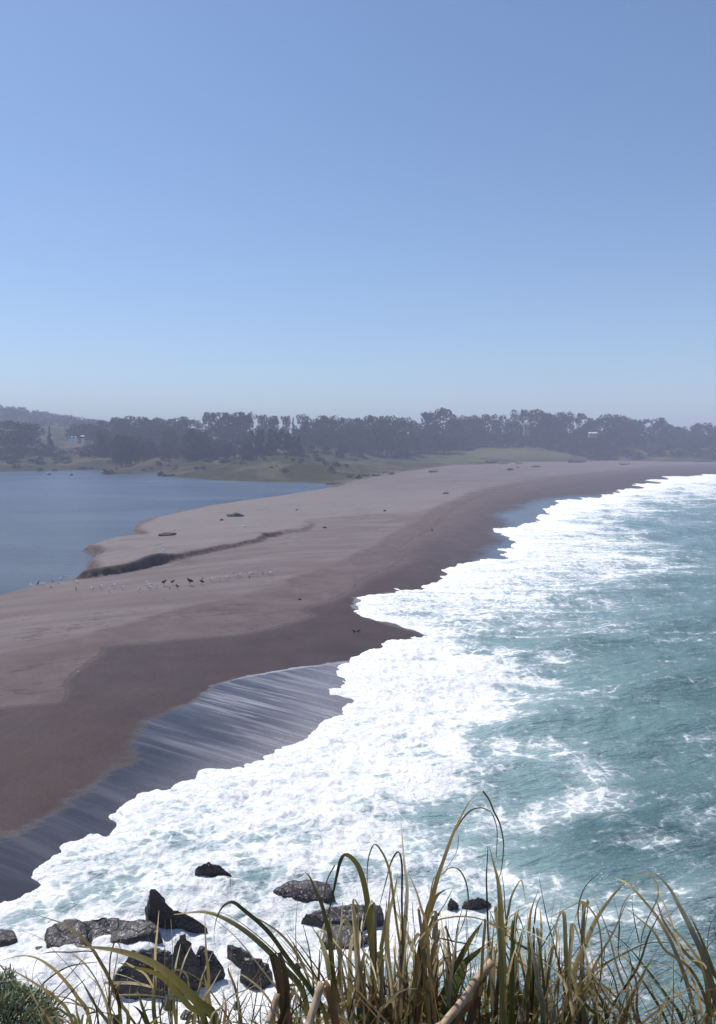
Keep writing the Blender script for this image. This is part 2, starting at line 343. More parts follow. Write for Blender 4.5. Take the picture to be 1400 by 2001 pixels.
xx_, yy_ = P[:, 0], P[:, 1]
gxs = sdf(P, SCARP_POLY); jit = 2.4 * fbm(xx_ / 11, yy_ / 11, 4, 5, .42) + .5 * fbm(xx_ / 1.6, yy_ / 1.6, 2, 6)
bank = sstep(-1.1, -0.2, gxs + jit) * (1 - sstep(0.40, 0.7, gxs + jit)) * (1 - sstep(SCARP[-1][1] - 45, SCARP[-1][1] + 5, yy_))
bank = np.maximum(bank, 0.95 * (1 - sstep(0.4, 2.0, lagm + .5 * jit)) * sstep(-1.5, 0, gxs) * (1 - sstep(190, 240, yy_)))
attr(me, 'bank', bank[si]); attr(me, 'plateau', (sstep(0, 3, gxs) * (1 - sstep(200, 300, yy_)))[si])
zone = np.exp(-((L[:, 0] - math.atan((560 - UC) / FPX)) / 0.17) ** 2)
attr(me, 'zone', zone[si])
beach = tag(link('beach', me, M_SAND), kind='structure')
lv, lf, li = sub(V3, F, fv > 0)
me = np_mesh('land', lv, lf)
attr(me, 'dv', dv[li]); attr(me, 'sandy', sstep(-40, 10, P[:, 0])[li])
fld = sstep(12, 40, dv) * sstep(30, 110, P[:, 0])
attr(me, 'field', fld[li])
land = tag(link('land', me, M_LAND), kind='structure')

# ------------------------------------------------------------------ lagoon
def lagoon_material():
    t = NT('lagoon_water'); p = t.pos()
    q = t.mp(p, (0.55, 1.5, 1), 0.25)
    n1 = t.noise(q, 1.6, 5, .65, .3); n2 = t.noise(q, 0.35, 4, .6); big = t.noise(t.mp(p, (.35, 1.2, 1)), .035, 5, .6)
    b = t.bump(t.add(t.mul(n1, 0.55), n2), 0.45, 1.0)
    c = t.mix(t.ss(big, .35, .65), (0.026, 0.044, 0.080), (0.060, 0.086, 0.128))
    c = t.mix(t.ss(n1, .60, .74, 0, .28), c, (0.18, 0.23, 0.32))
    t.set(color=c, rough=.22, ior=1.33, spec=.45, normal=b); return t.m
gv = np.column_stack([P, np.zeros(len(P))])
v_, f_, _ = sub(gv, F, (lagm[F].min(1) < 5) & (P[F][:, :, 1].min(1) > 40))
tag(link('lagoon', np_mesh('lagoon', v_, f_), lagoon_material()), kind='structure')

# ------------------------------------------------------------------ sea
rs = rings(2.0, 3.0, 11.5, 900); rs += list(np.geomspace(930, 3000, 12))
ths = np.radians(np.concatenate([np.linspace(-60, -30, 60)[:-1], np.arange(-30, 30.01, 0.1), np.linspace(30, 75, 110)[1:]]))
PS, FS = polar(ths, np.array(rs))
sd_sea = sdf(PS, SEA)
keep = (sd_sea[FS].max(1) > -24)
PS, FS, _ = sub(PS, FS, keep)
x, y = PS[:, 0], PS[:, 1]
D = np.hypot(x, y)
LS = lp(PS)
lobe = fbm(LS[:, 0] * 42, LS[:, 1] * 42, 3, 77, .45)
dfm = sdf(PS, FRONT); dfm = dfm + 0.020 * D * lobe * np.clip(1.5 - np.abs(dfm) / (0.05 * D), 0, 1); dfl = sdfl(PS, FRONT, len(FRONT_PX)); dB = -sdfl(PS, INNER, len(INNER_PX))
offs = sdf(PS, SEA)
zb = zland(PS)
# swell: crests roughly along the beach, gently curling
def wave(ang, lam, amp, ph, wob, seed):
    k = 2 * PI / lam; c, s_ = math.cos(ang), math.sin(ang)
    q = (x * c + y * s_) * k + ph + wob * fbm(x / (lam * 1.6), y / (lam * 1.6), 2, seed)
    return amp * (np.abs(np.sin(q / 2)) * -2 + 1.27)
sw = wave(2.2, 12.5, 0.36, .6, 3.4, 60) + wave(1.95, 6.3, 0.15, 1.2, 4.0, 61) + wave(1.75, 4.3, .05, .4, 4.5, 62) + wave(2.9, 2.6, .032, 2.2, 4, 63)
sw = sw * sstep(-2, 14, offs) + 0.10 * fbm(x / 1.7, y / 1.7, 4, 70) * sstep(0, 10, offs) * sstep(140, 60, D)
foamlump = sstep(-0.03, 0.05, dB) * sstep(0.0, 0.06, dfl)
churn = (0.38 * np.abs(fbm(x / 1.9, y / 1.9, 4, 80, .55)) + 0.10 * fbm(x / 0.45, y / 0.45, 3, 81)) * sstep(160, 60, D) * (0.35 + 0.65 * foamlump) * sstep(0.3, 2.5, dfm)
th_ = np.where(dfm > 0, 0.05 * (1 - np.exp(-dfm / 0.12)) + 0.10 * (1 - np.exp(-dfm / 1.5)), np.maximum(dfm * 0.30, -0.8))
zrun = zb + th_
k = 0.08; hh = np.clip(0.5 + 0.5 * (zrun - sw) / k, 0, 1)
zs_ = np.where(dfm > 0, zrun * hh + sw * (1 - hh) + k * hh * (1 - hh), np.minimum(zrun, zb - 0.02))
zs_ = zs_ + churn
# foam density
def blob(u, v, ru, rv, a):
    c = lp(at_z(u, v)[None])[0]; dyv = max(v - VH, 20)
    return a * np.exp(-((LS[:, 0] - c[0]) / (ru / FPX)) ** 2 - ((LS[:, 1] - c[1]) / (rv / dyv)) ** 2)
def streak(px, wpx, a):
    Lp = lp(W(px)); wl_ = wpx / (np.mean([v for _, v in px]) - VH)
    return a * np.exp(-(pdist(LS, Lp) / wl_) ** 2)
far_t = sstep(20, 160, D)
core = sstep(-0.15, 0.07 + 0.09 * sstep(50, 60, D) * (1 - sstep(75, 100, D)), dB + 0.09 * fbm(LS[:, 0] * 30, LS[:, 1] * 30, 4, 90))
Fm = 0.15 - 0.05 * far_t + core * (0.74 - 0.08 * sstep(35, 30, D) * sstep(21.5, 24, D) - 0.05 * sstep(50, 40, D) + 0.1 * far_t - 0.15 * sstep(54, 62, D) * (1 - sstep(110, 170, D)))
for b in [(820, 1570, 150, 80, .20), (950, 1490, 90, 30, .16), (700, 1560, 60, 60, -.10), (850, 1530, 80, 30, .30), (780, 1640, 90, 50, .28), (880, 1690, 110, 40, .30), (1020, 1730, 110, 40, .26), (1290, 1640, 90, 16, .24), (1370, 1610, 50, 40, .28),
          (1340, 1750, 80, 60, .30), (1180, 1800, 120, 40, .26), (760, 1850, 160, 120, .45), (950, 1850, 160, 90, .33), (1150, 1900, 160, 60, .10), (760, 1750, 140, 60, .34), (1010, 1455, 80, 12, .2), (880, 1460, 60, 18, .25),
          (1100, 1290, 80, 10, .18), (1150, 1240, 90, 8, .16), (1050, 1330, 60, 8, .2), (1250, 1490, 120, 10, .14), (1330, 1420, 70, 10, .10),
          (500, 1725, 45, 26, -.55), (690, 1690, 55, 14, -.5), (430, 1650, 120, 22, -.24), (560, 1640, 90, 16, -.22), (640, 1740, 50, 30, -.35), (250, 1720, 60, 20, -.28), (330, 1640, 60, 10, -.2), (470, 1780, 60, 20, -.25),
          (860, 1600, 70, 18, -.25), (760, 1600, 50, 14, -.2), (150, 1770, 90, 22, -.25), (900, 1215, 90, 5, -.2), (1010, 1250, 70, 8, -.3),
          (1200, 1400, 250, 120, -.10), (1250, 1700, 200, 24, -.12), (1080, 1640, 140, 18, -.14), (60, 1790, 60, 15, -.2)]:
    Fm = Fm + blob(*b)
Fm = Fm + streak([(950, 1605), (1040, 1588), (1120, 1562), (1178, 1532), (1172, 1502), (1120, 1488)], 26, .46) + streak([(890, 1660), (980, 1640), (1100, 1650), (1250, 1650)], 12, .2) \
    + streak([(980, 1700), (1100, 1720), (1200, 1745), (1330, 1760)], 14, .2) + streak([(720, 1790), (900, 1775), (1050, 1790)], 18, .25)
edge = np.exp(-(dfl / 0.02) ** 2) * 0.25
Fm = np.clip(Fm + edge, 0, 1.25)
aer = np.clip(sstep(-0.45, 0.02, dB) * 0.8 + 0.22 * sstep(75, 32, D) + blob(1200, 1880, 280, 130, .75) + blob(1340, 1700, 90, 50, .35) + blob(900, 1560, 190, 110, .60) + blob(1000, 1700, 200, 60, .3) + blob(1130, 1520, 70, 40, .25)
              - blob(1180, 1620, 230, 45, .35) - blob(950, 1640, 80, 20, .3), 0, 1)

def sea_material():
    t = NT('sea_water'); p = t.pos()
    wob = t.vadd(p, t.noisec(p, 0.9, 3), 0.9)
    wob2 = t.vadd(p, t.noisec(p, 2.4, 3), 0.5)
    nA = t.noise(wob, 0.33, 8, .62, .4); nB = t.noise(wob2, 1.5, 8, .66, .6); nS = t.noise(t.mp(p, (.45, 1.5, 1), -0.35), 2.3, 7, .68, .4)
    lace = t.ss(t.voro(wob2, 1.35), 0.0, 0.13, 1, 0); lace2 = t.ss(t.voro(wob, 0.62), 0.0, 0.10, 1, 0)
    Fv = t.f('foam')
    val = t.add(Fv, t.mul(t.add(nA, -0.5), 0.95))
    val = t.add(val, t.mul(t.add(nB, -0.5), 1.15))
    val = t.add(val, t.mul(t.add(nS, -0.5), 0.9))
    nL = t.noise(t.mp(p, (.07, .75, 1), -0.12), 1.0, 7, .66, .5)
    val = t.add(val, t.mul(t.add(nL, -0.5), t.mad(t.f('mid'), 1.25, 0.15)))
    val = t.add(val, t.mad(lace, 0.16, t.mad(lace2, 0.16, -0.08)))
    fm = t.ss(val, 0.42, 0.86)
    thin = t.ss(val, 0.18, 0.56, 0, 0.40)
    # sun glints painted as small white flecks, and whitecap crumbs
    fl = t.noise(t.mp(p, (.8, 1.5, 1), -0.2), 10.0, 3, .65); flz = t.noise(p, 0.28, 4, .65)
    fleck = t.mul(t.ss(t.add(fl, t.mul(t.add(flz, -.5), .55)), 0.685, 0.725), 0.95)
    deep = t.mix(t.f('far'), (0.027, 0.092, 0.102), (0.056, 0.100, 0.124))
    body = t.mix(t.f('aer'), deep, (0.25, 0.385, 0.395))
    body = t.mix(t.ss(t.noise(wob, .16, 5, .6), .38, .66, 0, .40), body, t.mix(.5, body, (0.006, 0.040, 0.060)))
    veil = t.mul(t.ss(t.add(Fv, t.add(t.mul(t.add(nL, -.5), .6), t.mul(t.add(nA, -.5), .5))),   .14, .70), .58)
    body = t.mix(veil, body, (0.46, 0.56, 0.58))
    body = t.mix(thin, body, (0.50, 0.56, 0.58))
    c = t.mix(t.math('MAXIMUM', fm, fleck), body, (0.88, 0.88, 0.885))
    pit = t.noise(wob2, 3.2, 6, .68, .5)
    c = t.mix(t.mul(fm, t.ss(pit, .50, .68, 0, .72)), c, (0.42, 0.45, 0.50))
    w1 = t.noise(t.mp(p, (.38, 1.5, 1), -0.35), 1.0, 6, .62, .3); w2 = t.noise(t.mp(p, (.7, 1.6, 1), .3), 5.0, 5, .65, .2)
    bw = t.bump(t.add(w1, t.mul(w2, .36)), 0.42, 1.0)
    bf = t.bump(t.add(t.mul(pit, .8), nB), 0.15, 1.0)
    nrm = t.n.new('ShaderNodeMix'); nrm.data_type = 'VECTOR'; t.l.new(fm, nrm.inputs[0]); t.l.new(bw, nrm.inputs[4]); t.l.new(bf, nrm.inputs[5])
    t.set(color=c, rough=t.mix(fm, (.075,) * 3, (.8,) * 3), ior=1.33, spec=t.mix(fm, (.5,) * 3, (.15,) * 3), normal=nrm.outputs[1])
    return t.m
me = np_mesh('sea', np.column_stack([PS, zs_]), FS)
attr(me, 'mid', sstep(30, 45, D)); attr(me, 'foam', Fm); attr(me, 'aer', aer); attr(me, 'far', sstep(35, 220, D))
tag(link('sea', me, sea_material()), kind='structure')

# ------------------------------------------------------------------ sea haze: one closed box of even, thin air
def haze():
    x0, x1, y0, y1, z0, z1 = -3200, 3200, -200, 3400, -3.2, 110
    V = [(x0, y0, z0), (x1, y0, z0), (x1, y1, z0), (x0, y1, z0), (x0, y0, z1), (x1, y0, z1), (x1, y1, z1), (x0, y1, z1)]
    Fq = [(0, 3, 2, 1), (4, 5, 6, 7), (0, 1, 5, 4), (1, 2, 6, 5), (2, 3, 7, 6), (3, 0, 4, 7)]
    t = NT('haze_air'); t.n.remove(t.p)
    v = t.n.new('ShaderNodeVolumePrincipled'); v.inputs['Color'].default_value = (0.67, 0.72, 0.93, 1); v.inputs['Density'].default_value = 0.0006
    v.inputs['Anisotropy'].default_value = 0.0
    t.l.new(v.outputs[0], t.out.inputs['Volume'])

    tag(link('haze', np_mesh('haze', V, Fq, False), t.m), kind='stuff')
haze()
#@@NEXT

# ------------------------------------------------------------------ headland under the camera
def headland():
    xs = np.concatenate([np.linspace(-70, -8, 50), np.linspace(-7.8, 7.8, 90), np.linspace(8, 70, 50)]); ys = np.concatenate([np.linspace(-40, -2, 30), np.linspace(-1.8, 14, 120)])
    X, Y = np.meshgrid(xs, ys); x, y = X.ravel(), Y.ravel()
    e = 1.75 - 0.012 * x * x * (1 - 0.5 * sstep(8, 40, np.abs(x))) + 0.35 * fbm(x / 3, y * 0 + 3, 3, 7)
    d = np.maximum(y - e, 0)
    z = 14.38 - 1.75 * d + 0.5 * fbm(x / 2.2, y / 2.2, 4, 19) * sstep(0, 3, d) + 0.05 * fbm(x / .5, y / .5, 3, 20)
    z = np.maximum(z, -2.0)
    n, m = len(ys), len(xs); i = np.arange(n * m).reshape(n, m)
    Fq = np.stack([i[:-1, :-1], i[:-1, 1:], i[1:, 1:], i[1:, :-1]], -1).reshape(-1, 4)
    t = NT('cliff_earth'); p = t.pos(); nz = t.n.new('ShaderNodeSeparateXYZ'); t.l.new(t.n.new('ShaderNodeNewGeometry').outputs['Normal'], nz.inputs[0])
    n1 = t.noise(p, 1.1, 6, .65); n2 = t.noise(p, 8, 4, .7)
    rock = t.mix(n1, (0.05, 0.04, 0.032), (0.15, 0.12, 0.09)); gr = t.mix(n2, (0.03, 0.04, 0.012), (0.13, 0.11, 0.05))
    t.set(color=t.mix(t.ss(t.add(nz.outputs[2], t.mul(n1, .3)), .8, 1.0), rock, gr), rough=.95, spec=.1, normal=t.bump(t.add(n1, t.mul(n2, .3)), .15))
    tag(link('headland', np_mesh('headland', np.column_stack([x, y, z]), Fq), t.m), kind='structure')
headland()

# ------------------------------------------------------------------ ordinals for labels
ORD = ['first', 'second', 'third', 'fourth', 'fifth', 'sixth', 'seventh', 'eighth', 'ninth', 'tenth', 'eleventh', 'twelfth', 'thirteenth', 'fourteenth', 'fifteenth',
       'sixteenth', 'seventeenth', 'eighteenth', 'nineteenth']
TENS = ['twenty', 'thirty', 'forty', 'fifty', 'sixty', 'seventy', 'eighty', 'ninety']
def nth(i):
    if i < 19: return ORD[i]
    n = i + 1; tq, o = divmod(n, 10)
    return (TENS[tq - 2][:-1] + 'ieth') if o == 0 else TENS[tq - 2] + '-' + ORD[o - 1]

# ------------------------------------------------------------------ trees
def leaf_cloud(blobs, per, size, seed, zsq=0.75):
    r = np.random.default_rng(seed); C = []
    for (cx, cy, cz, rad, sq) in blobs:
        n = int(per * (rad / 0.25) ** 2) + 8
        v = r.normal(size=(n, 3)); v /= np.linalg.norm(v, axis=1)[:, None]
        rr_ = rad * (0.55 + 0.5 * r.random(n) ** 0.6)
        v = v * rr_[:, None]; v[:, 2] *= sq * zsq
        C.append(v + np.array([cx, cy, cz]))
    C = np.vstack(C); n = len(C)
    a = r.normal(size=(n, 3)); a /= np.linalg.norm(a, axis=1)[:, None]
    b = np.cross(a, r.normal(size=(n, 3))); b /= np.linalg.norm(b, axis=1)[:, None]
    s = size * (0.6 + 0.9 * r.random(n))[:, None]
    a = a * s; b = b * s * 0.62; a[:, 2] *= .5; b[:, 2] *= .5
    V = np.stack([C - a, C - b * .9, C + a, C + b], 1).reshape(-1, 3)
    return V, np.arange(len(V)).reshape(-1, 4)
def tube_np(pts, rad, sides=7):
    pts = np.asarray(pts, float); V = []; Fq = []
    for i, p in enumerate(pts):
        tdir = pts[min(i + 1, len(pts) - 1)] - pts[max(i - 1, 0)]; tdir /= max(np.linalg.norm(tdir), 1e-9)
        up = np.array([0, 0, 1.]) if abs(tdir[2]) < .9 else np.array([1., 0, 0])
        a = np.cross(tdir, up); a /= np.linalg.norm(a); b = np.cross(tdir, a)
        for k in range(sides):
            an = 2 * PI * k / sides; V.append(p + rad[i] * (a * math.cos(an) + b * math.sin(an)))
    for i in range(len(pts) - 1):
        for k in range(sides):
            k2 = (k + 1) % sides; Fq.append((i * sides + k, i * sides + k2, (i + 1) * sides + k2, (i + 1) * sides + k))
    nV = len(V); V.append(pts[0]); V.append(pts[-1])
    for k in range(sides):
        k2 = (k + 1) % sides
        Fq.append((nV, k2, k, k)); Fq.append((nV + 1, (len(pts) - 1) * sides + k, (len(pts) - 1) * sides + k2, (len(pts) - 1) * sides + k2))
    return V, Fq
def py_mesh(name, chunks, smooth=True):
    V = []; Fq = []
    for v, f in chunks:
        o = len(V); V += [tuple(q) for q in v]; Fq += [tuple(dict.fromkeys(i + o for i in q)) for q in f]
    me = bpy.data.meshes.new(name); me.from_pydata(V, [], [q for q in Fq if len(q) > 2]); me.update()
    me.polygons.foreach_set('use_smooth', [smooth] * len(me.polygons))
    return me
def foliage_mat(name, c0, c1, transl=.25):
    t = NT(name); p = t.pos(); oi = t.n.new('ShaderNodeObjectInfo')
    n = t.noise(p, 0.35, 3, .6); n2 = t.noise(p, 2.5, 2, .6)
    c = t.mix(t.ss(t.add(t.mul(n, .7), t.mul(n2, .3)), .35, .65), c0, c1)
    c = t.mix(t.mul(oi.outputs['Random'], .5), c, tuple(0.55 * k for k in c0))
    t.set(color=c, rough=.8, spec=.15)
    tr = t.n.new('ShaderNodeBsdfTranslucent'); t.l.new(c, tr.inputs[0]); mx = t.n.new('ShaderNodeMixShader'); mx.inputs[0].default_value = transl
    t.l.new(t.p.outputs[0], mx.inputs[1]); t.l.new(tr.outputs[0], mx.inputs[2]); t.l.new(mx.outputs[0], t.out.inputs[0])
    return t.m
M_TREE = foliage_mat('tree_foliage', (0.016, 0.022, 0.011), (0.036, 0.046, 0.020))
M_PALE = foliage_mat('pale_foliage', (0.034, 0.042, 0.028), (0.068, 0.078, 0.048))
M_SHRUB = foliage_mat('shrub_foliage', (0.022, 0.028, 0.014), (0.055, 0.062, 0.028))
tb = NT('bark'); tb.set(color=tb.mix(tb.noise(tb.mp(tb.pos(), (3, 3, .5)), 2.0, 5, .6), (0.03, 0.024, 0.02), (0.09, 0.075, 0.06)), rough=.95, spec=.1); M_BARK = tb.m
def crown_blobs(kind, seed):
    r = random.Random(seed); B = []
    if kind == 'dome':
        for i in range(46):
            a = r.uniform(0, 2 * PI); e = r.uniform(-0.75, 1) ; q = math.sqrt(max(0, 1 - e * e)) * r.uniform(.72, .86)
            B.append((q * math.cos(a) * .95, q * math.sin(a) * .95, (.50 + .41 * e) * r.uniform(.93, 1.03), r.uniform(.17, .30), .55))
        for i in range(14): B.append((r.uniform(-.4, .4), r.uniform(-.4, .4), r.uniform(.12, .78), .34, .6))
    elif kind == 'pine':
        for i in range(34):
            z = r.uniform(.22, .95); R = .95 * (1 - ((z - .5) / .62) ** 2) ** .5 * r.uniform(.35, .9); a = r.uniform(0, 2 * PI)
            B.append((R * math.cos(a), R * math.sin(a), z, r.uniform(.14, .26), .42))
        for i in range(8): B.append((r.uniform(-.3, .3), r.uniform(-.3, .3), .25 + i * .08, .28, .5))
    elif kind == 'spire':
        for i in range(30):
            z = i / 30 * .9 + .06; R = (1 - z) * r.uniform(.25, .75); a = r.uniform(0, 2 * PI)
            B.append((R * math.cos(a), R * math.sin(a), z, (1.08 - z) * .34 + .04, .45))
    elif kind == 'umbrella':
        for i in range(15):
            a = r.uniform(0, 2 * PI); q = math.sqrt(r.random()) * .8
            B.append((q * math.cos(a), q * math.sin(a), r.uniform(.80, .93), r.uniform(.16, .26), .30))
        for i in range(4): B.append((r.choice((-1, 1)) * r.uniform(.4, .7), r.uniform(-.3, .3), r.uniform(.5, .66), .18, .35))
    elif kind == 'flag':
        for i in range(30):
            z = r.uniform(.2, .95); s = .55 * (z - .2); a = r.uniform(0, 2 * PI); R = r.uniform(.3, .75) * (1.1 - .5 * z)
            B.append((-s + .15 + R * math.cos(a), R * math.sin(a) * .9, z, r.uniform(.18, .28), .45))
    else:                                                   # thick low bush, leafy to the ground
        for i in range(26):
            a = r.uniform(0, 2 * PI); e = r.uniform(0, 1); q = math.sqrt(1 - e * e) * r.uniform(.65, .85)
            B.append((q * math.cos(a), q * math.sin(a), .08 + .68 * e * r.uniform(.8, 1), r.uniform(.20, .32), .55))
    return B
PROTO = {}
def proto(kind, var):
    key = (kind, var)
    if key not in PROTO:
        B = crown_blobs(kind, hash(kind) % 1 + var * 7 + len(kind)); per = {'dome': 62, 'pine': 70, 'spire': 55, 'umbrella': 60, 'flag': 66, 'bush': 60}[kind]
        crown_me = np_mesh('crown_' + kind, *leaf_cloud(B, per, .052, var * 13 + 5), smooth=False)
        r = random.Random(var + 3); ch = []
        top = .62 if kind != 'spire' else .95; wv = [(r.uniform(-.05, .05), r.uniform(-.05, .05)) for _ in range(5)]
        pts = [(wv[i][0] * i / 2, wv[i][1] * i / 2, -.05 + (top + .05) * i / 4) for i in range(5)]
        if kind == 'bush': pts = [(q[0], q[1], q[2] * .6) for q in pts]
        ch.append(tube_np(pts, [.075, .055, .045, .035, .015]))
        for b in r.sample(B, 8):
            st = pts[r.randint(1, 3)]; ch.append(tube_np([st, ((st[0] + b[0]) / 2, (st[1] + b[1]) / 2, (st[2] + b[2]) / 2 + .03), b[:3]], [.028, .02, .008], 5))
        PROTO[key] = (crown_me, py_mesh('trunk_' + kind, ch))
    return PROTO[key]
MATS_DONE = {}
def tree(name, kind, var, base, w, h, rz, mat, label, cat='tree', group=None):
    cm, tm = proto(kind, var)
    key = (cm.name, mat.name)
    if key not in MATS_DONE:
        m2 = cm.copy() if cm.materials else cm
        m2.materials.clear(); m2.materials.append(mat); MATS_DONE[key] = m2
        if not tm.materials: tm.materials.append(M_BARK)
    root = empty(name, base, rz); root.scale = (w, w, h)
    for n, m_ in (('crown', MATS_DONE[key]), ('trunk', tm)):
        o = bpy.data.objects.new(n, m_); COL.objects.link(o); o.parent = root
    tag(root, label, cat, group)
    return root
RT = random.Random(11)
def place_tree(name, u, vtop, hw, kind, Dd, mat, label, group, cat='tree'):
    x = (u - UC) / FPX * Dd; zb_ = float(zland(np.array([[x, Dd]]))[0] + zhill(np.array([[x, Dd]]))[0])
    zt = H - (vtop - VH) / FPX * Dd; h = max(zt - zb_, hw / FPX * Dd * .6)
    fl = RT.random() * 6.28 if kind != 'flag' else 0.0
    return tree(name, kind, RT.randint(0, 1), (x, Dd, zb_ - .1), hw / FPX * Dd, h, fl, mat, label, cat, group)
SKY_T = [(28, 823, 48, 'dome', 560), (100, 832, 10, 'spire', 540), (160, 827, 22, 'dome', 660), (188, 827, 22, 'dome', 650), (208, 820, 16, 'pine', 620), (232, 816, 24, 'dome', 640), (268, 812, 32, 'dome', 650), (302, 815, 26, 'dome', 660),
  (332, 817, 24, 'dome', 650), (360, 815, 24, 'dome', 650), (386, 818, 18, 'pine', 650), (414, 802, 23, 'pine', 620), (450, 804, 23, 'dome', 620), (480, 803, 22, 'dome', 620), (513, 808, 15, 'pine', 620), (536, 813, 18, 'dome', 630),
  (560, 810, 13, 'pine', 620), (574, 813, 9, 'spire', 620), (592, 811, 17, 'pine', 630), (614, 817, 20, 'dome', 640), (640, 810, 25, 'dome', 640), (668, 817, 20, 'dome', 640), (690, 814, 20, 'pine', 640), (722, 813, 28, 'dome', 640),
  (757, 810, 24, 'dome', 640), (787, 813, 22, 'dome', 640), (808, 822, 15, 'dome', 640), (831, 803, 14, 'umbrella', 640), (862, 799, 33, 'dome', 640), (890, 815, 18, 'dome', 640), (915, 810, 25, 'dome', 640), (948, 811, 26, 'dome', 640),
  (974, 811, 18, 'pine', 640), (1000, 817, 16, 'dome', 640), (1020, 799, 22, 'flag', 640), (1048, 801, 30, 'dome', 640), (1070, 808, 18, 'dome', 640), (1099, 803, 20, 'dome', 640), (1130, 806, 22, 'flag', 640), (1156, 815, 20, 'dome', 640),
  (1187, 808, 27, 'dome', 640), (1216, 814, 24, 'dome', 640), (1240, 824, 18, 'dome', 640), (1258, 817, 13, 'umbrella', 640), (1286, 817, 21, 'dome', 640), (1304, 830, 14, 'dome', 640), (1325, 832, 16, 'dome', 640), (1345, 840, 14, 'dome', 640), (1365, 825, 18, 'dome', 640), (1396, 827, 20, 'pine', 640),
  (1432, 822, 24, 'dome', 640), (1474, 826, 24, 'pine', 640)]
KW = dict(dome='broad round-crowned', pine='tall ragged-crowned', spire='slim pointed', umbrella='flat-topped open-branched', flag='wind-swept leaning', bush='bushy')
for i, (u, v, hw, kd, Dd) in enumerate(SKY_T):
    place_tree('skyline_tree', u, v, hw * (1.3 if kd in ('dome', 'flag') else 1.1), kd, (Dd + 105 * (u > 880) + 60 * (800 < u <= 880)) + RT.uniform(-8, 8), M_TREE, '%s dark tree on the skyline, %s crown counted from the left' % (KW[kd], nth(i)), 'trees along the far skyline')
MID = []
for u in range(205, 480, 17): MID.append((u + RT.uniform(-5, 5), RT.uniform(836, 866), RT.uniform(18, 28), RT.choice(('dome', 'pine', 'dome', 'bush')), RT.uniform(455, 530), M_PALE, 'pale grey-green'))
for u, v in ((478, 866), (490, 850), (502, 842), (514, 836), (528, 835), (542, 840), (556, 844), (570, 850), (584, 848)): MID.append((u, v, 17, RT.choice(('spire', 'pine')), 470, M_TREE, 'blackish conical'))
for u in range(590, 1460, 21):
    if 1010 < u < 1042: continue
    MID.append((u + RT.uniform(-6, 6), RT.uniform(826, 848) + (10 if u > 1090 else 0), RT.uniform(22, 32), RT.choice(('dome', 'pine', 'dome', 'bush')), RT.uniform(590, 620) + 105 * (u > 880) + 60 * (800 < u <= 880), M_TREE, 'dark leafy'))
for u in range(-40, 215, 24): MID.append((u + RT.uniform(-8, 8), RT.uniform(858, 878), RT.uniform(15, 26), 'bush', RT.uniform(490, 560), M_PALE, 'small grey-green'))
MID.sort(key=lambda q: q[0])
for i, (u, v, hw, kd, Dd, mt, wds) in enumerate(MID):
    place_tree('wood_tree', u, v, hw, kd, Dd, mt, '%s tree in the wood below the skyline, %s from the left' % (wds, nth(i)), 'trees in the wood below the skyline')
SHR = [(1130, 867, 22, 690), (1150, 862, 30, 688), (1178, 861, 26, 694), (1206, 870, 28, 690), (1226, 877, 15, 686), (1268, 889, 30, 665), (1310, 888, 36, 662), (1350, 887, 34, 660), (1392, 885, 36, 658), (1240, 891, 20, 664), (1170, 891, 24, 668), (1200, 892, 20, 668), (1080, 862, 30, 725), (960, 860, 34, 720), (1020, 860, 30, 725), (1160, 858, 24, 730), (900, 862, 30, 690),
       (206, 913, 9, 398), (218, 914, 9, 398), (80, 886, 10, 470), (28, 885, 14, 480), (640, 869, 14, 520), (670, 868, 16, 500), (700, 872, 18, 540), (610, 868, 14, 500)]
for i in range(56): SHR.append((RT.uniform(0, 700), RT.uniform(880, 918), RT.uniform(3, 10), None))
def shrub_spot(s):
    u, v, hw, Dd = s
    if Dd is None:
        Q, z = hit(u, v + hw * .6); return Q, hw
    return np.array([(u - UC) / FPX * Dd, Dd]), hw
SHR.sort(key=lambda q: q[0])
for i, s in enumerate(SHR):
    big_ = s[3] is not None; Q, hw = shrub_spot(s); Dd = Q[1]; zb_ = gz(*Q); w = hw / FPX * Dd
    h = max(H - (s[1] - VH) / FPX * Dd - zb_, w * .7) if s[3] else w * 1.0
    tree('shrub', 'bush', RT.randint(0, 1), (Q[0], Q[1], zb_ - .1), w, min(h, 2.2 * w), RT.random() * 6, M_TREE if big_ else M_SHRUB, 'dark scrub bush among the dunes and fields, %s counted from the left' % nth(i), 'shrub', 'scrub bushes below the wood')
# the wooded hill at the far left: far-off wood that reads as one mass
def hill_wood():
    r = np.random.default_rng(4); n = 950
    X = np.stack([hillc[0] + r.normal(size=n) * 190, hillc[1] - 40 + r.normal(size=n) * 150], 1)
    X = X[X[:, 1] < 1400]; Z = zland(X) + zhill(X); B = []
    for (xx, yy), zz in zip(X, Z): 
        s = r.uniform(5, 9); B.append((xx, yy, zz + s * .6, s, .8))
    tot = []
    for b in B:
        m = 46; v = r.normal(size=(m, 3)); v /= np.linalg.norm(v, axis=1)[:, None]; v[:, 2] *= .8
        tot.append(np.array(b[:3]) + v * b[3] * (0.7 + .35 * r.random(m))[:, None])
    C = np.vstack(tot); m = len(C); a = r.normal(size=(m, 3)); a /= np.linalg.norm(a, axis=1)[:, None]; b = np.cross(a, r.normal(size=(m, 3))); b /= np.linalg.norm(b, axis=1)[:, None]
    V = np.stack([C - a * 1.7, C - b, C + a * 1.7, C + b], 1).reshape(-1, 3)
    tag(link('hillside_wood', np_mesh('hillside_wood', V, np.arange(len(V)).reshape(-1, 4), False), M_TREE), 'dark wood covering the hill at the far left', None, kind='stuff')
hill_wood()

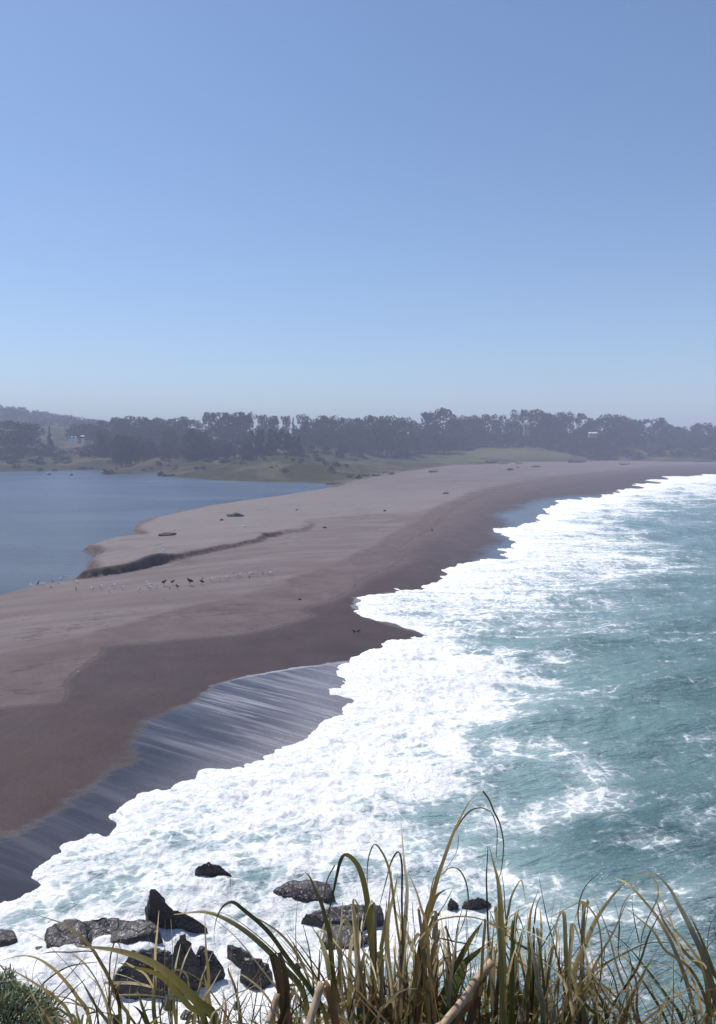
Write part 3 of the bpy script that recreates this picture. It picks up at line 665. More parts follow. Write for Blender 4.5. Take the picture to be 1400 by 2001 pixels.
# ------------------------------------------------------------------ houses far off among the trees
def plain(name, c, rough=.8, c2=None, sc=3.0):
    t = NT(name); c2 = c2 or tuple(.75 * k for k in c); t.set(color=t.mix(t.noise(t.pos(), sc, 5, .6), c2, c), rough=rough, spec=.2); return t.m
M_WHITE, M_CREAM, M_ROOF, M_GLASS = plain('white_wall', (.8, .8, .78)), plain('cream_wall', (.24, .21, .19)), plain('roof_sheet', (.45, .44, .44)), plain('dark_glass', (.03, .035, .04), .15)
def boxc(x0, x1, y0, y1, z0, z1):
    V = [(x0, y0, z0), (x1, y0, z0), (x1, y1, z0), (x0, y1, z0), (x0, y0, z1), (x1, y0, z1), (x1, y1, z1), (x0, y1, z1)]
    return V, [(0, 3, 2, 1), (4, 5, 6, 7), (0, 1, 5, 4), (1, 2, 6, 5), (2, 3, 7, 6), (3, 0, 4, 7)]
def house(u, v, Dd, w, h, dep, wall, roofh, label, rmat):
    x = (u - UC) / FPX * Dd; zb_ = H - (v - VH) / FPX * Dd
    r = empty('house', (x, Dd, zb_)); tag(r, label, 'house')
    link('wall', py_mesh('wall', [boxc(-w / 2, w / 2, -dep / 2, dep / 2, -3, h)], False), wall, r)
    V = [(-w / 2 - .3, -dep / 2 - .3, h + .003), (w / 2 + .3, -dep / 2 - .3, h + .003), (w / 2 + .3, dep / 2 + .3, h + .003), (-w / 2 - .3, dep / 2 + .3, h + .003), (-w / 2 - .3, 0, h + roofh), (w / 2 + .3, 0, h + roofh)]
    link('roof', py_mesh('roof', [(V, [(0, 3, 2, 1), (0, 1, 5, 4), (2, 3, 4, 5), (0, 4, 3), (1, 2, 5)])], False), rmat, r)
    for k in (-.28, .26):
        link('window', py_mesh('window', [boxc(k * w - .5, k * w + .5, -dep / 2 - .05, -dep / 2 + .03, h * .4, h * .4 + 1.2)], False), M_GLASS, r)
house(146, 858, 470, 4.0, 1.2, 4, M_WHITE, .5, 'low white shed in front of the wooded hill, beside a white hut', M_ROOF)
house(165, 859, 470, 1.6, 2.0, 2, M_WHITE, .5, 'tiny white hut standing right of a low white shed below the hill', M_WHITE)
house(1027, 846, 700, 5.2, 7.5, 5, M_CREAM, 2.2, 'tall cream house half hidden among the dark trees', M_CREAM)
house(1156, 850, 690, 7.0, 1.4, 5, M_CREAM, 1.0, 'low pale-roofed house under the dark trees by the green field', M_WHITE)

# ------------------------------------------------------------------ rocks in the surf
def rock_mat():
    t = NT('wet_rock'); p = t.pos(); g = t.n.new('ShaderNodeNewGeometry'); nz = t.n.new('ShaderNodeSeparateXYZ'); t.l.new(g.outputs['Normal'], nz.inputs[0])
    n1 = t.noise(p, 2.6, 6, .65); n2 = t.noise(p, 17, 4, .7, .4); n3 = t.noise(t.mp(p, (1, .6, 1), .4), 13.0, 6, .72, .2)
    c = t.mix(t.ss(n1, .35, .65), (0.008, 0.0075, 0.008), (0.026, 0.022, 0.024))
    c = t.mix(t.ss(nz.outputs[2], .55, .95, 0, .62), c, t.mix(n1, (0.040, 0.035, 0.038), (0.095, 0.085, 0.09)))  # upward faces coloured lighter than the sides, painting in light from above
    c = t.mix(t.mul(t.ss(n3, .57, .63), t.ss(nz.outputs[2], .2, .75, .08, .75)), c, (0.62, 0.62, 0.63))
    c = t.mix(t.ss(n2, .60, .74, 0, .5), c, (0.006, 0.005, 0.005))
    c = t.mix(t.mul(t.ss(n1, .55, .7), .25), c, (0.055, 0.028, 0.018))
    ck = t.ss(t.voro(t.vadd(p, t.noisec(p, 1.8, 3), .5), 1.5), 0.0, 0.035, 1, 0); c = t.mix(t.mul(ck, .4), c, (.003, .003, .003))
    t.set(color=c, rough=t.ss(n1, .35, .65, .25, .65), spec=.38, normal=t.bump(t.add(t.add(n1, t.mul(n2, .15)), t.mul(ck, -.3)), .07)); return t.m
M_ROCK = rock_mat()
def rock(name, hulls, seed, label, group=None, voxel=.055, rough=.05, base=-.45, cat='rock', mat=None):
    bm = bmesh.new(); r = random.Random(seed); allp = []
    for tops in hulls:
        b2 = bmesh.new(); pts = [Vector((*at_z(u, v, z), z)) for u, v, z in tops]
        c = sum(pts, Vector()) / len(pts)
        for p in pts:
            b2.verts.new(p); q = c + (p - c) * 1.06; b2.verts.new((q.x, q.y + .05, base)); allp.append(p)
        res = bmesh.ops.convex_hull(b2, input=b2.verts)
        bmesh.ops.delete(b2, geom=[v for v in b2.verts if not v.link_faces], context='VERTS')
        m_ = bpy.data.meshes.new('tmp'); b2.to_mesh(m_); b2.free(); bm.from_mesh(m_); bpy.data.meshes.remove(m_)
    me = bpy.data.meshes.new('tmp'); bm.to_mesh(me); bm.free()
    o = bpy.data.objects.new('tmp', me); COL.objects.link(o)
    md = o.modifiers.new('r', 'REMESH'); md.mode = 'VOXEL'; md.voxel_size = voxel
    dg = bpy.context.evaluated_depsgraph_get(); m2 = bpy.data.meshes.new_from_object(o.evaluated_get(dg))
    bpy.data.objects.remove(o); bpy.data.meshes.remove(me)
    n = len(m2.vertices); co = np.zeros(n * 3, np.float32); m2.vertices.foreach_get('co', co); co = co.reshape(-1, 3)
    no = np.zeros(n * 3, np.float32); m2.vertices.foreach_get('normal', no); no = no.reshape(-1, 3)
    cx, cy = sum(p.x for p in allp) / len(allp), sum(p.y for p in allp) / len(allp)
    k = rough / .05
    dn = .22 * fbm(co[:, 0] * 1.7 + co[:, 2] * 1.3, co[:, 1] * 1.7 - co[:, 2], 3, seed) + .05 * np.abs(fbm(co[:, 0] * 5 + co[:, 2] * 4, co[:, 1] * 5 + 3.1 * co[:, 2], 4, seed + 9)) - .02
    co = co + no * (dn * k * .75)[:, None]
    co -= np.array([cx, cy, 0]); m2.vertices.foreach_set('co', co.astype(np.float32).ravel()); m2.update()
    m2.polygons.foreach_set('use_smooth', [True] * len(m2.polygons)); m2.name = name; m2.materials.clear()
    o = link(name, m2, mat or M_ROCK); o.location = (cx, cy, 0)
    return tag(o, label, cat, group)
G_R = 'dark rocks standing in the surf'
rock('rock', [[(376, 1712, .3), (383, 1693, .7), (408, 1681, .85), (425, 1685, .8), (446, 1704, .5), (461, 1716, .2), (410, 1720, .2)]], 1, 'lone wedge of dark rock in white foam above the pointed rock', G_R)
rock('rock', [[(292, 1737, 1.5), (303, 1734, 1.5), (312, 1742, 1.4), (287, 1765, .9), (288, 1808, 0), (340, 1775, .8), (345, 1816, 0), (330, 1800, 0)],
              [(340, 1774, .75), (372, 1787, .5), (398, 1803, .3), (408, 1815, 0), (350, 1818, 0), (335, 1812, .2)]], 2, 'tall pointed black rock with a sloping tail beside the flat slab', G_R, rough=.03)
rock('rock', [[(93, 1813, .45), (110, 1803, .55), (145, 1793, .6), (166, 1799, .55), (182, 1850, .25), (128, 1858, .22), (95, 1843, .3)],
              [(160, 1800, .42), (200, 1789, .58), (235, 1797, .5), (242, 1836, .28), (180, 1848, .15), (165, 1825, .3)], [(235, 1799, .45), (254, 1794, .52), (310, 1806, .55), (315, 1818, .48), (300, 1832, .32), (240, 1838, .28)]], 3, 'long flat grey slab of rock below the pointed rock', G_R, rough=.05)
rock('rock', [[(-60, 1810, .25), (28, 1812, .25), (36, 1832, .2), (20, 1842, .1), (-50, 1848, .1)]], 4, 'low dark rock washed by foam at the picture edge, left of the slab', G_R)
rock('rock', [[(68, 1853, .12), (100, 1846, .2), (112, 1858, .1), (75, 1866, .05)]], 5, 'small low rock just below the end of the flat slab', G_R)
rock('rock', [[(350, 1821, 1.5), (366, 1822, 1.5), (338, 1845, 1.2), (382, 1850, 1.1), (330, 1890, .6), (396, 1890, .5), (350, 1938, 0), (390, 1928, 0), (325, 1925, 0)]], 6, 'steep black spike of rock, tallest of the cluster behind the grass', G_R)
rock('rock', [[(255, 1858, 1.0), (300, 1848, 1.05), (338, 1862, .9), (250, 1880, .7), (215, 1918, .35), (212, 1942, 0), (320, 1946, 0), (330, 1920, .2), (225, 1900, .4)]], 7, 'broad dark rock leaning on the left of the black spike', G_R)
rock('rock', [[(394, 1848, .95), (414, 1850, .95), (385, 1870, .6), (430, 1883, .5), (440, 1900, .2), (402, 1922, 0), (432, 1912, 0), (380, 1915, .1)]], 8, 'speckled brown-black rock against the right of the black spike', G_R)
rock('rock', [[(442, 1847, .28), (450, 1840, .35), (470, 1846, .35), (497, 1866, .3), (490, 1876, .1), (465, 1878, 0), (450, 1864, .05)]], 9, 'tilted oblong rock touching the rounded boulder', G_R, rough=.03)
rock('rock', [[(477, 1872, .6), (500, 1868, .65), (525, 1880, .5), (533, 1903, .2), (528, 1917, 0), (505, 1925, 0), (470, 1908, .05), (466, 1895, .3)]], 10, 'smooth rounded grey-black boulder right of the rock cluster', G_R, rough=.025)
rock('rock', [[(577, 1880, .2), (590, 1879, .2), (597, 1898, 0), (578, 1898, 0)]], 11, 'small dark stone in foam right of the rounded boulder', G_R, voxel=.035, rough=.02)
rock('rock', [[(535, 1738, .15), (560, 1724, .28), (600, 1720, .32), (640, 1719, .4), (655, 1738, .25), (658, 1754, 0), (640, 1760, 0), (590, 1757, 0), (545, 1752, 0)]], 12, 'broad low foam-streaked rock right of the lone wedge', G_R, rough=.035)
rock('rock', [[(590, 1787, .1), (640, 1772, .25), (700, 1764, .3), (745, 1767, .25), (750, 1786, .05), (700, 1800, 0), (640, 1802, 0)]], 13, 'wide flat rock awash behind the grass blades', G_R, rough=.035)
rock('rock', [[(640, 1808, .12), (690, 1802, .18), (722, 1830, .08), (690, 1852, 0), (630, 1842, 0)]], 14, 'low brown rock awash among the grass tops, nearest below the flat one', G_R, rough=.035)
rock('rock', [[(872, 1761, .02), (879, 1754, .22), (888, 1757, .16), (898, 1766, -.1), (873, 1767, -.1)]], 15, 'small black rock tip showing beside a folded green blade', G_R, voxel=.035, rough=.025)
rock('rock', [[(903, 1765, -.05), (922, 1756, .16), (936, 1753, .24), (947, 1758, .1), (960, 1767, -.15), (920, 1773, -.1)]], 16, 'black rock tip awash farthest right in the surf', G_R, voxel=.035, rough=.03)
for i, (u, v, rd, lb) in enumerate([(27, 1915, 6, 'pebble-like dark stone in foam just above the green cushion bush'), (41, 1934, 5, 'little dark stone at the rim of the green cushion bush'), (463, 1962, 8, 'single round stone in white foam below the boulder'), (365, 1985, 14, 'low dark stone in the foam below the rock cluster'), (330, 1958, 12, 'brown stone at the foot of the rock cluster')]):
    rock('stone', [[(u - rd, v, .1), (u + rd * .6, v - rd * .7, .2), (u + rd, v + rd * .5, 0.02), (u - rd * .6, v + rd, 0.02), (u - rd * .2, v - rd, .18)]], 30 + i, lb, 'small stones in the foam', .03, .012, base=-.2, cat='stone')

# ------------------------------------------------------------------ driftwood and stones along the beach
M_DRIFT, M_DRIFTD = plain('driftwood', (.30, .26, .23), .9, (.14, .12, .11)), plain('dark_driftwood', (.12, .10, .09), .9, (.05, .042, .04))
def driftwood(u, v, lpx, hpx, ang, mat, label, seed, stubs=3):
    Q, z = hit(u, v); s = Q[1] / FPX; L_, R_ = lpx * s, hpx * s / 2.9
    r = random.Random(seed); pts = [(L_ * (i / 6 - .5), r.uniform(-.06, .06) * L_, R_ * .8 + r.uniform(0, .6) * R_ * (i / 6)) for i in range(7)]
    ch = [tube_np(pts, [R_ * q for q in (1.1, 1.05, .95, .85, .75, .6, .35)], 8)]
    for k in range(stubs):
        b = pts[r.randint(0, 5)]; ch.append(tube_np([b, (b[0] + r.uniform(-.15, .2) * L_, b[1] + r.uniform(-.25, .25) * L_, b[2] + r.uniform(.6, 2.2) * R_), (b[0] + r.uniform(-.1, .35) * L_, b[1] + r.uniform(-.35, .35) * L_, b[2] + r.uniform(1.0, 3.0) * R_)], [R_ * .5, R_ * .35, R_ * .12], 6))
    o = link('driftwood_log', py_mesh('driftwood_log', ch), mat); o.location = (Q[0], Q[1], z - R_ * .2); o.rotation_euler = (0, 0, ang)
    tag(o, label, 'driftwood', 'driftwood along the top of the beach')
for i, a in enumerate([(945, 896, 20, 3, .1, 0, 'pale straight log lying in the dune grass edge'), (961, 905, 22, 6, .3, 1, 'dark tangled heap of driftwood nearest the pale straight log'), (985, 907, 20, 4, -.2, 0, 'grey log right of the dark driftwood heap'), (1016, 907, 14, 4, .4, 0, 'short grey log at the foot of the green field'),
    (998, 919, 14, 5, .2, 1, 'lone dark stump lowest on the upper beach'), (1012, 915, 6, 4, .2, 0, 'stubby reddish log just above the lone stump'), (1048, 913, 24, 5, .5, 0, 'branching log with a raised root end on the upper beach'), (1129, 904, 34, 7, .1, 1, 'long dark brush pile below the thicket'),
    (1222, 908, 20, 5, -.1, 0, 'grey log with a root knob right of the thicket'), (1380, 903, 46, 3, .05, 1, 'thin dark line of driftwood at far right of the beach'), (847, 923, 18, 5, .2, 1, 'dark log alone on the sand below the dune corner'), (685, 933, 12, 6, .3, 1, 'dark stump on the sand at the lagoon corner'),
    (702, 935, 14, 8, .7, 1, 'upright dark root beside the stump at the lagoon corner'), (716, 931, 14, 5, .1, 1, 'low dark log next along from the upright root'), (735, 930, 16, 5, .2, 1, 'dark log midway along the dune foot'), (766, 927, 12, 5, .4, 1, 'short dark log at the right end of the dune-foot row'),
    (753, 923, 12, 4, .1, 0, 'greyish log against the grass above the dune-foot row'), (872, 965, 12, 4, .2, 1, 'dark log alone in the middle of the far beach'), (655, 946, 36, 3, .05, 1, 'long dark log at the tip of the lagoon')]):
    driftwood(*a[:5], (M_DRIFT, M_DRIFTD)[a[5]], a[6], 100 + i, stubs=5 if a[5] else 2)
def stone(u, v, wpx, hpx, label, seed, mat, name='beach_stone', grp='stones lying on the sand'):
    Q, z = hit(u, v); s = Q[1] / FPX; bm = bmesh.new(); bmesh.ops.create_icosphere(bm, subdivisions=3, radius=1)
    for q in bm.verts:
        n = 1 + .75 * float(fbm(np.array([q.co.x * 1.4 + q.co.z + seed]), np.array([q.co.y * 1.4 - q.co.z * .7]), 3, seed)[0]); q.co = Vector((q.co.x * n * wpx * s / 2, q.co.y * n * wpx * s / 2.6, q.co.z * n * hpx * s * .8))
    me = bpy.data.meshes.new(name); bm.to_mesh(me); bm.free(); me.polygons.foreach_set('use_smooth', [True] * len(me.polygons))
    o = link(name, me, mat); o.location = (Q[0], Q[1], z + hpx * s * .15); tag(o, label, 'stone', grp)
M_STN, M_STL = plain('dark_stone', (.05, .045, .045), .7), plain('pale_shell', (.6, .58, .55), .6)
for i, a in enumerate([(462, 1009, 30, 8, 'long dark lump half buried on the plateau of sand', 0), (325, 1046, 34, 6, 'flat black lump by the lagoon inlet', 0), (752, 999, 6, 3, 'small dark stone beyond the end of the sand ledge', 0), (845, 1037, 5, 3, 'tiny dark stone near the middle of the beach', 0), (433, 1017, 6, 3, 'little dark stone just left of the long buried one', 0),  # the two widest are plain dark lumps on the sand
    (635, 1032, 8, 3, 'small stone at the foot of the sand ledge', 0), (580, 997, 6, 2.5, 'tiny stone high on the sand plateau', 0), (477, 1029, 5, 2.5, 'white shell on the sand plateau', 1), (320, 1076, 4, 3, 'white shell left of the sand ledge', 1), (97, 928, 8, 3, 'dark stone farthest left in the lagoon', 0), (140, 929, 7, 3, 'dark stone in the lagoon near the far bank', 0),
    (314, 930, 14, 9, 'square dark block at the point of the far bank', 0), (330, 930, 22, 5, 'low dark rock behind the square block on the far bank', 0), (586, 1173, 5, 3, 'tiny dark stone on the sand below the birds', 0)]):
    stone(*a[:4], a[4], 200 + i, (M_STN, M_STL)[a[5]])

# ------------------------------------------------------------------ birds
def bird_mesh(kind):
    r_body = [(-.30, .02, .50), (-.24, .07, .52), (-.12, .115, .55), (.02, .13, .58), (.12, .115, .60), (.18, .085, .65), (.205, .06, .71), (.215, .055, .76), (.23, .062, .80), (.26, .058, .82), (.30, .03, .815), (.36, .012, .80)]
    if kind == 'vulture': r_body = [(-.34, .03, .42), (-.26, .09, .45), (-.12, .15, .50), (.03, .17, .55), (.13, .14, .60), (.18, .09, .66), (.20, .06, .72), (.22, .05, .76), (.26, .045, .77), (.32, .018, .74)]
    if kind == 'cormorant': r_body = [(-.24, .02, .22), (-.18, .07, .30), (-.09, .11, .40), (0, .115, .52), (.05, .09, .64), (.07, .055, .74), (.08, .045, .84), (.10, .045, .92), (.13, .045, .96), (.19, .022, .96), (.27, .01, .95)]
    V, Fq = [], []; S = 10
    for i, (x, rr_, z) in enumerate(r_body):
        nx = r_body[min(i + 1, len(r_body) - 1)]; px = r_body[max(i - 1, 0)]; tx, tz = nx[0] - px[0], nx[2] - px[2]; l_ = math.hypot(tx, tz); tx, tz = tx / l_, tz / l_
        for k in range(S):
            an = 2 * PI * k / S; a, b = math.cos(an) * rr_, math.sin(an) * rr_ * (.85 if i < 6 else 1)
            V.append((x - tz * b, a, z + tx * b))
    for i in range(len(r_body) - 1):
        for k in range(S):
            k2 = (k + 1) % S; Fq.append((i * S + k, i * S + k2, (i + 1) * S + k2, (i + 1) * S + k))
    Fq.append(tuple(range(S))[::-1]); Fq.append(tuple((len(r_body) - 1) * S + k for k in range(S)))
    ch = [(V, Fq)]
    for sgn in (-1, 1):
        hip = (-.02, .05 * sgn, .46 if kind != 'cormorant' else .34)
        ch.append(tube_np([hip, (.03, .055 * sgn, .25), (-.01, .055 * sgn, .02), (.07, .055 * sgn, .0)], [.03, .014, .011, .008], 5))
    me = py_mesh('bird_' + kind, ch); n = len(me.vertices); co = np.zeros(n * 3, np.float32); me.vertices.foreach_get('co', co); co = co.reshape(-1, 3)
    c = np.full((n, 3), .75)
    if kind == 'gull':
        c[:] = .85; back = (co[:, 2] > .62) & (co[:, 0] < .08); c[back] = (.2, .2, .21); c[co[:, 0] < -.20] = (.03, .03, .03); c[co[:, 0] > .285] = (.55, .36, .04); c[(co[:, 2] < .44)] = (.40, .30, .10)
    elif kind == 'vulture':
        c[:] = (.012, .011, .011); c[co[:, 0] > .205] = (.10, .03, .03); c[co[:, 2] < .30] = (.25, .2, .18)
    else: c[:] = (.012, .012, .014); c[co[:, 0] > .17] = (.2, .16, .08)
    cattr(me, c); return me
tbird = NT('plumage'); tbird.set(color=tbird.attr('Col').outputs['Color'], rough=.7, spec=.2); M_BIRD = tbird.m
BM = {k: bird_mesh(k) for k in ('gull', 'vulture', 'cormorant')}
for m_ in BM.values(): m_.materials.append(M_BIRD)
RB = random.Random(5)
GULLS = [(63, 1149), (81, 1147), (86, 1147), (118, 1135), (147, 1141), (152, 1142), (181, 1156), (197, 1152), (213, 1158), (223, 1150), (240, 1154), (272, 1157), (286, 1144), (289, 1149), (293, 1154), (295, 1148), (306, 1150), (413, 1138), (428, 1135), (442, 1134), (463, 1131), (469, 1129), (487, 1127), (494, 1126), (501, 1127), (527, 1125), (532, 1126)]
DARKB = [(75, 1146, 'cormorant', .75), (103, 1139, 'cormorant', .5), (100, 1151, 'cormorant', .42), (115, 1143, 'cormorant', .35), (149, 1155, 'cormorant', .5), (321, 1146, 'vulture', .95), (338, 1144, 'vulture', .8), (347, 1152, 'vulture', .75), (332, 1153, 'cormorant', .4), (372, 1145, 'vulture', 1.15), (395, 1144, 'vulture', .8), (396, 1136, 'cormorant', .55), (488, 1131, 'cormorant', .4), (514, 1124, 'cormorant', .4), (407, 988, 'cormorant', .75), (490, 976, 'cormorant', .5)]
allb = [(u, v, 'gull', .46) for u, v in GULLS] + DARKB
allb.sort(key=lambda q: q[0]); cnt = {}
for u, v, kd, s in allb:
    s *= 1.35 if kd == 'gull' else .95
    Q, z = hit(u, v); o = bpy.data.objects.new({'gull': 'gull', 'vulture': 'vulture', 'cormorant': 'cormorant'}[kd], BM[kd]); COL.objects.link(o)
    o.location = (Q[0], Q[1], z - .005); o.rotation_euler = (0, 0, RB.choice((0, PI)) + RB.uniform(-.7, .7)); o.scale = (s,) * 3
    i = cnt.get(kd, 0); cnt[kd] = i + 1
    if v < 1000: tag(o, 'small dark bird standing alone on the lagoon edge, %s along the far spit' % ('nearer one' if u < 450 else 'farther one'), 'bird', 'black birds on the sand')
    else:
        dsc = dict(gull='white gull with grey back on the sand', vulture='big black vulture amid the line of gulls', cormorant='slim black bird among the gulls')[kd]
        tag(o, '%s, %s of its kind from the left' % (dsc, nth(i)), 'bird', dict(gull='white gulls resting on the sand', vulture='black vultures among the gulls', cormorant='black birds on the sand')[kd])
for u, v, lb in ((692, 1237, 'black bird hunched near the foam, left one of the pair'), (701, 1237, 'black bird hunched near the foam, right one of the pair')):
    Q, z = hit(u, v); o = bpy.data.objects.new('vulture', BM['vulture']); COL.objects.link(o); o.location = (Q[0], Q[1], z - .12); o.scale = (.50,) * 3; o.rotation_euler = (0, 0, PI if u < 695 else .2); tag(o, lb, 'bird', 'pair of black birds by the surf')
Q, z = hit(152, 1318); o = bpy.data.objects.new('gull', BM['gull']); COL.objects.link(o); o.location = (Q[0], Q[1], z - .03); o.scale = (.32,) * 3; o.rotation_euler = (0, 0, .3); tag(o, 'lone small white gull at the edge of the dark damp sand', 'bird')
#@@GRASS

# ------------------------------------------------------------------ tussocks of tall grass on the headland edge
def blade_mat():
    t = NT('grass_leaf'); c = t.attr('Col').outputs['Color']; p = t.pos()
    n = t.noise(t.mp(p, (60, 60, 8)), 1.0, 3, .6); n2 = t.noise(p, 30, 3, .6)
    cc = t.mix(t.ss(n, .35, .7, 0, .45), c, t.mix(.6, c, (0.02, 0.012, 0.006)))
    cc = t.mix(t.ss(n2, .60, .72, 0, .45), cc, (0.16, 0.10, 0.05))
    t.set(color=cc, rough=.5, spec=.22, normal=t.bump(n, .002, .6))
    tr = t.n.new('ShaderNodeBsdfTranslucent'); t.l.new(t.mix(.35, cc, t.mix(.5, cc, (.9, .62, .22))), tr.inputs[0]); mx = t.n.new('ShaderNodeMixShader'); mx.inputs[0].default_value = .34
    t.l.new(t.p.outputs[0], mx.inputs[1]); t.l.new(tr.outputs[0], mx.inputs[2]); t.l.new(mx.outputs[0], t.out.inputs[0]); return t.m
M_BLADE = blade_mat()
GREEN, OLIVE, TAN, PALE, DARK, RUST, BROWN = (.065, .100, .022), (.20, .19, .06), (.66, .51, .26), (.88, .76, .50), (.020, .016, .012), (.40, .20, .09), (.12, .065, .04)  # dark feet and pale tips paint shade and sunlight over real leaf tones
def cr(pts, n):
    P_ = [np.array(p, float) for p in pts]; P_ = [2 * P_[0] - P_[1]] + P_ + [2 * P_[-1] - P_[-2]]; out = []
    m = len(P_) - 3
    for i in range(n):
        s = i / (n - 1) * m; k = min(int(s), m - 1); t = s - k; a, b, c, d = P_[k:k + 4]
        out.append(.5 * ((2 * b) + (c - a) * t + (2 * a - 5 * b + 4 * c - d) * t * t + (3 * b - a - 3 * c + d) * t ** 3))
    return np.array(out)
def ribbon(p3, width, c0, c1, mixpow, seed, tip=.06, twist=None, fold=.28):
    r = random.Random(seed); n = len(p3); V = []; C = []; Fq = []
    tw0 = r.uniform(-.9, .9) if twist is None else twist; tw1 = tw0 + r.uniform(-.7, .7)
    for i in range(n):
        s = i / (n - 1); t = p3[min(i + 1, n - 1)] - p3[max(i - 1, 0)]; t = t / max(np.linalg.norm(t), 1e-9)
        a = np.cross(t, np.array([0, 1., 0])); a /= max(np.linalg.norm(a), 1e-6); b = np.cross(a, t)
        an = tw0 + (tw1 - tw0) * s; wv = a * math.cos(an) + b * math.sin(an); nv = np.cross(wv, t)
        w = width * .5 * (1 - s ** 2.0 * (1 - tip)) * (.85 + .15 * min(1, s * 6))
        V += [p3[i] - wv * w + nv * w * fold, p3[i], p3[i] + wv * w + nv * w * fold]
        k = min(1, max(0, s + r.uniform(-.03, .03))) ** mixpow; c = [c0[j] * (1 - k) + c1[j] * k for j in range(3)]
        C += [c, [q * .85 for q in c], c]
        if i: o = 3 * i; Fq += [(o - 3, o - 2, o + 1, o), (o - 2, o - 1, o + 2, o + 1)]
    return V, Fq, C
def ribbons_obj(name, items, parent):
    V, Fq, C = [], [], []
    for v, f, c in items:
        o = len(V); V += v; C += c; Fq += [tuple(i + o for i in q) for q in f]
    me = np_mesh(name, np.array(V) - np.array(parent.location), np.array(Fq)); cattr(me, np.array(C))
    return link(name, me, M_BLADE, parent)
GROUND_Z = 14.36
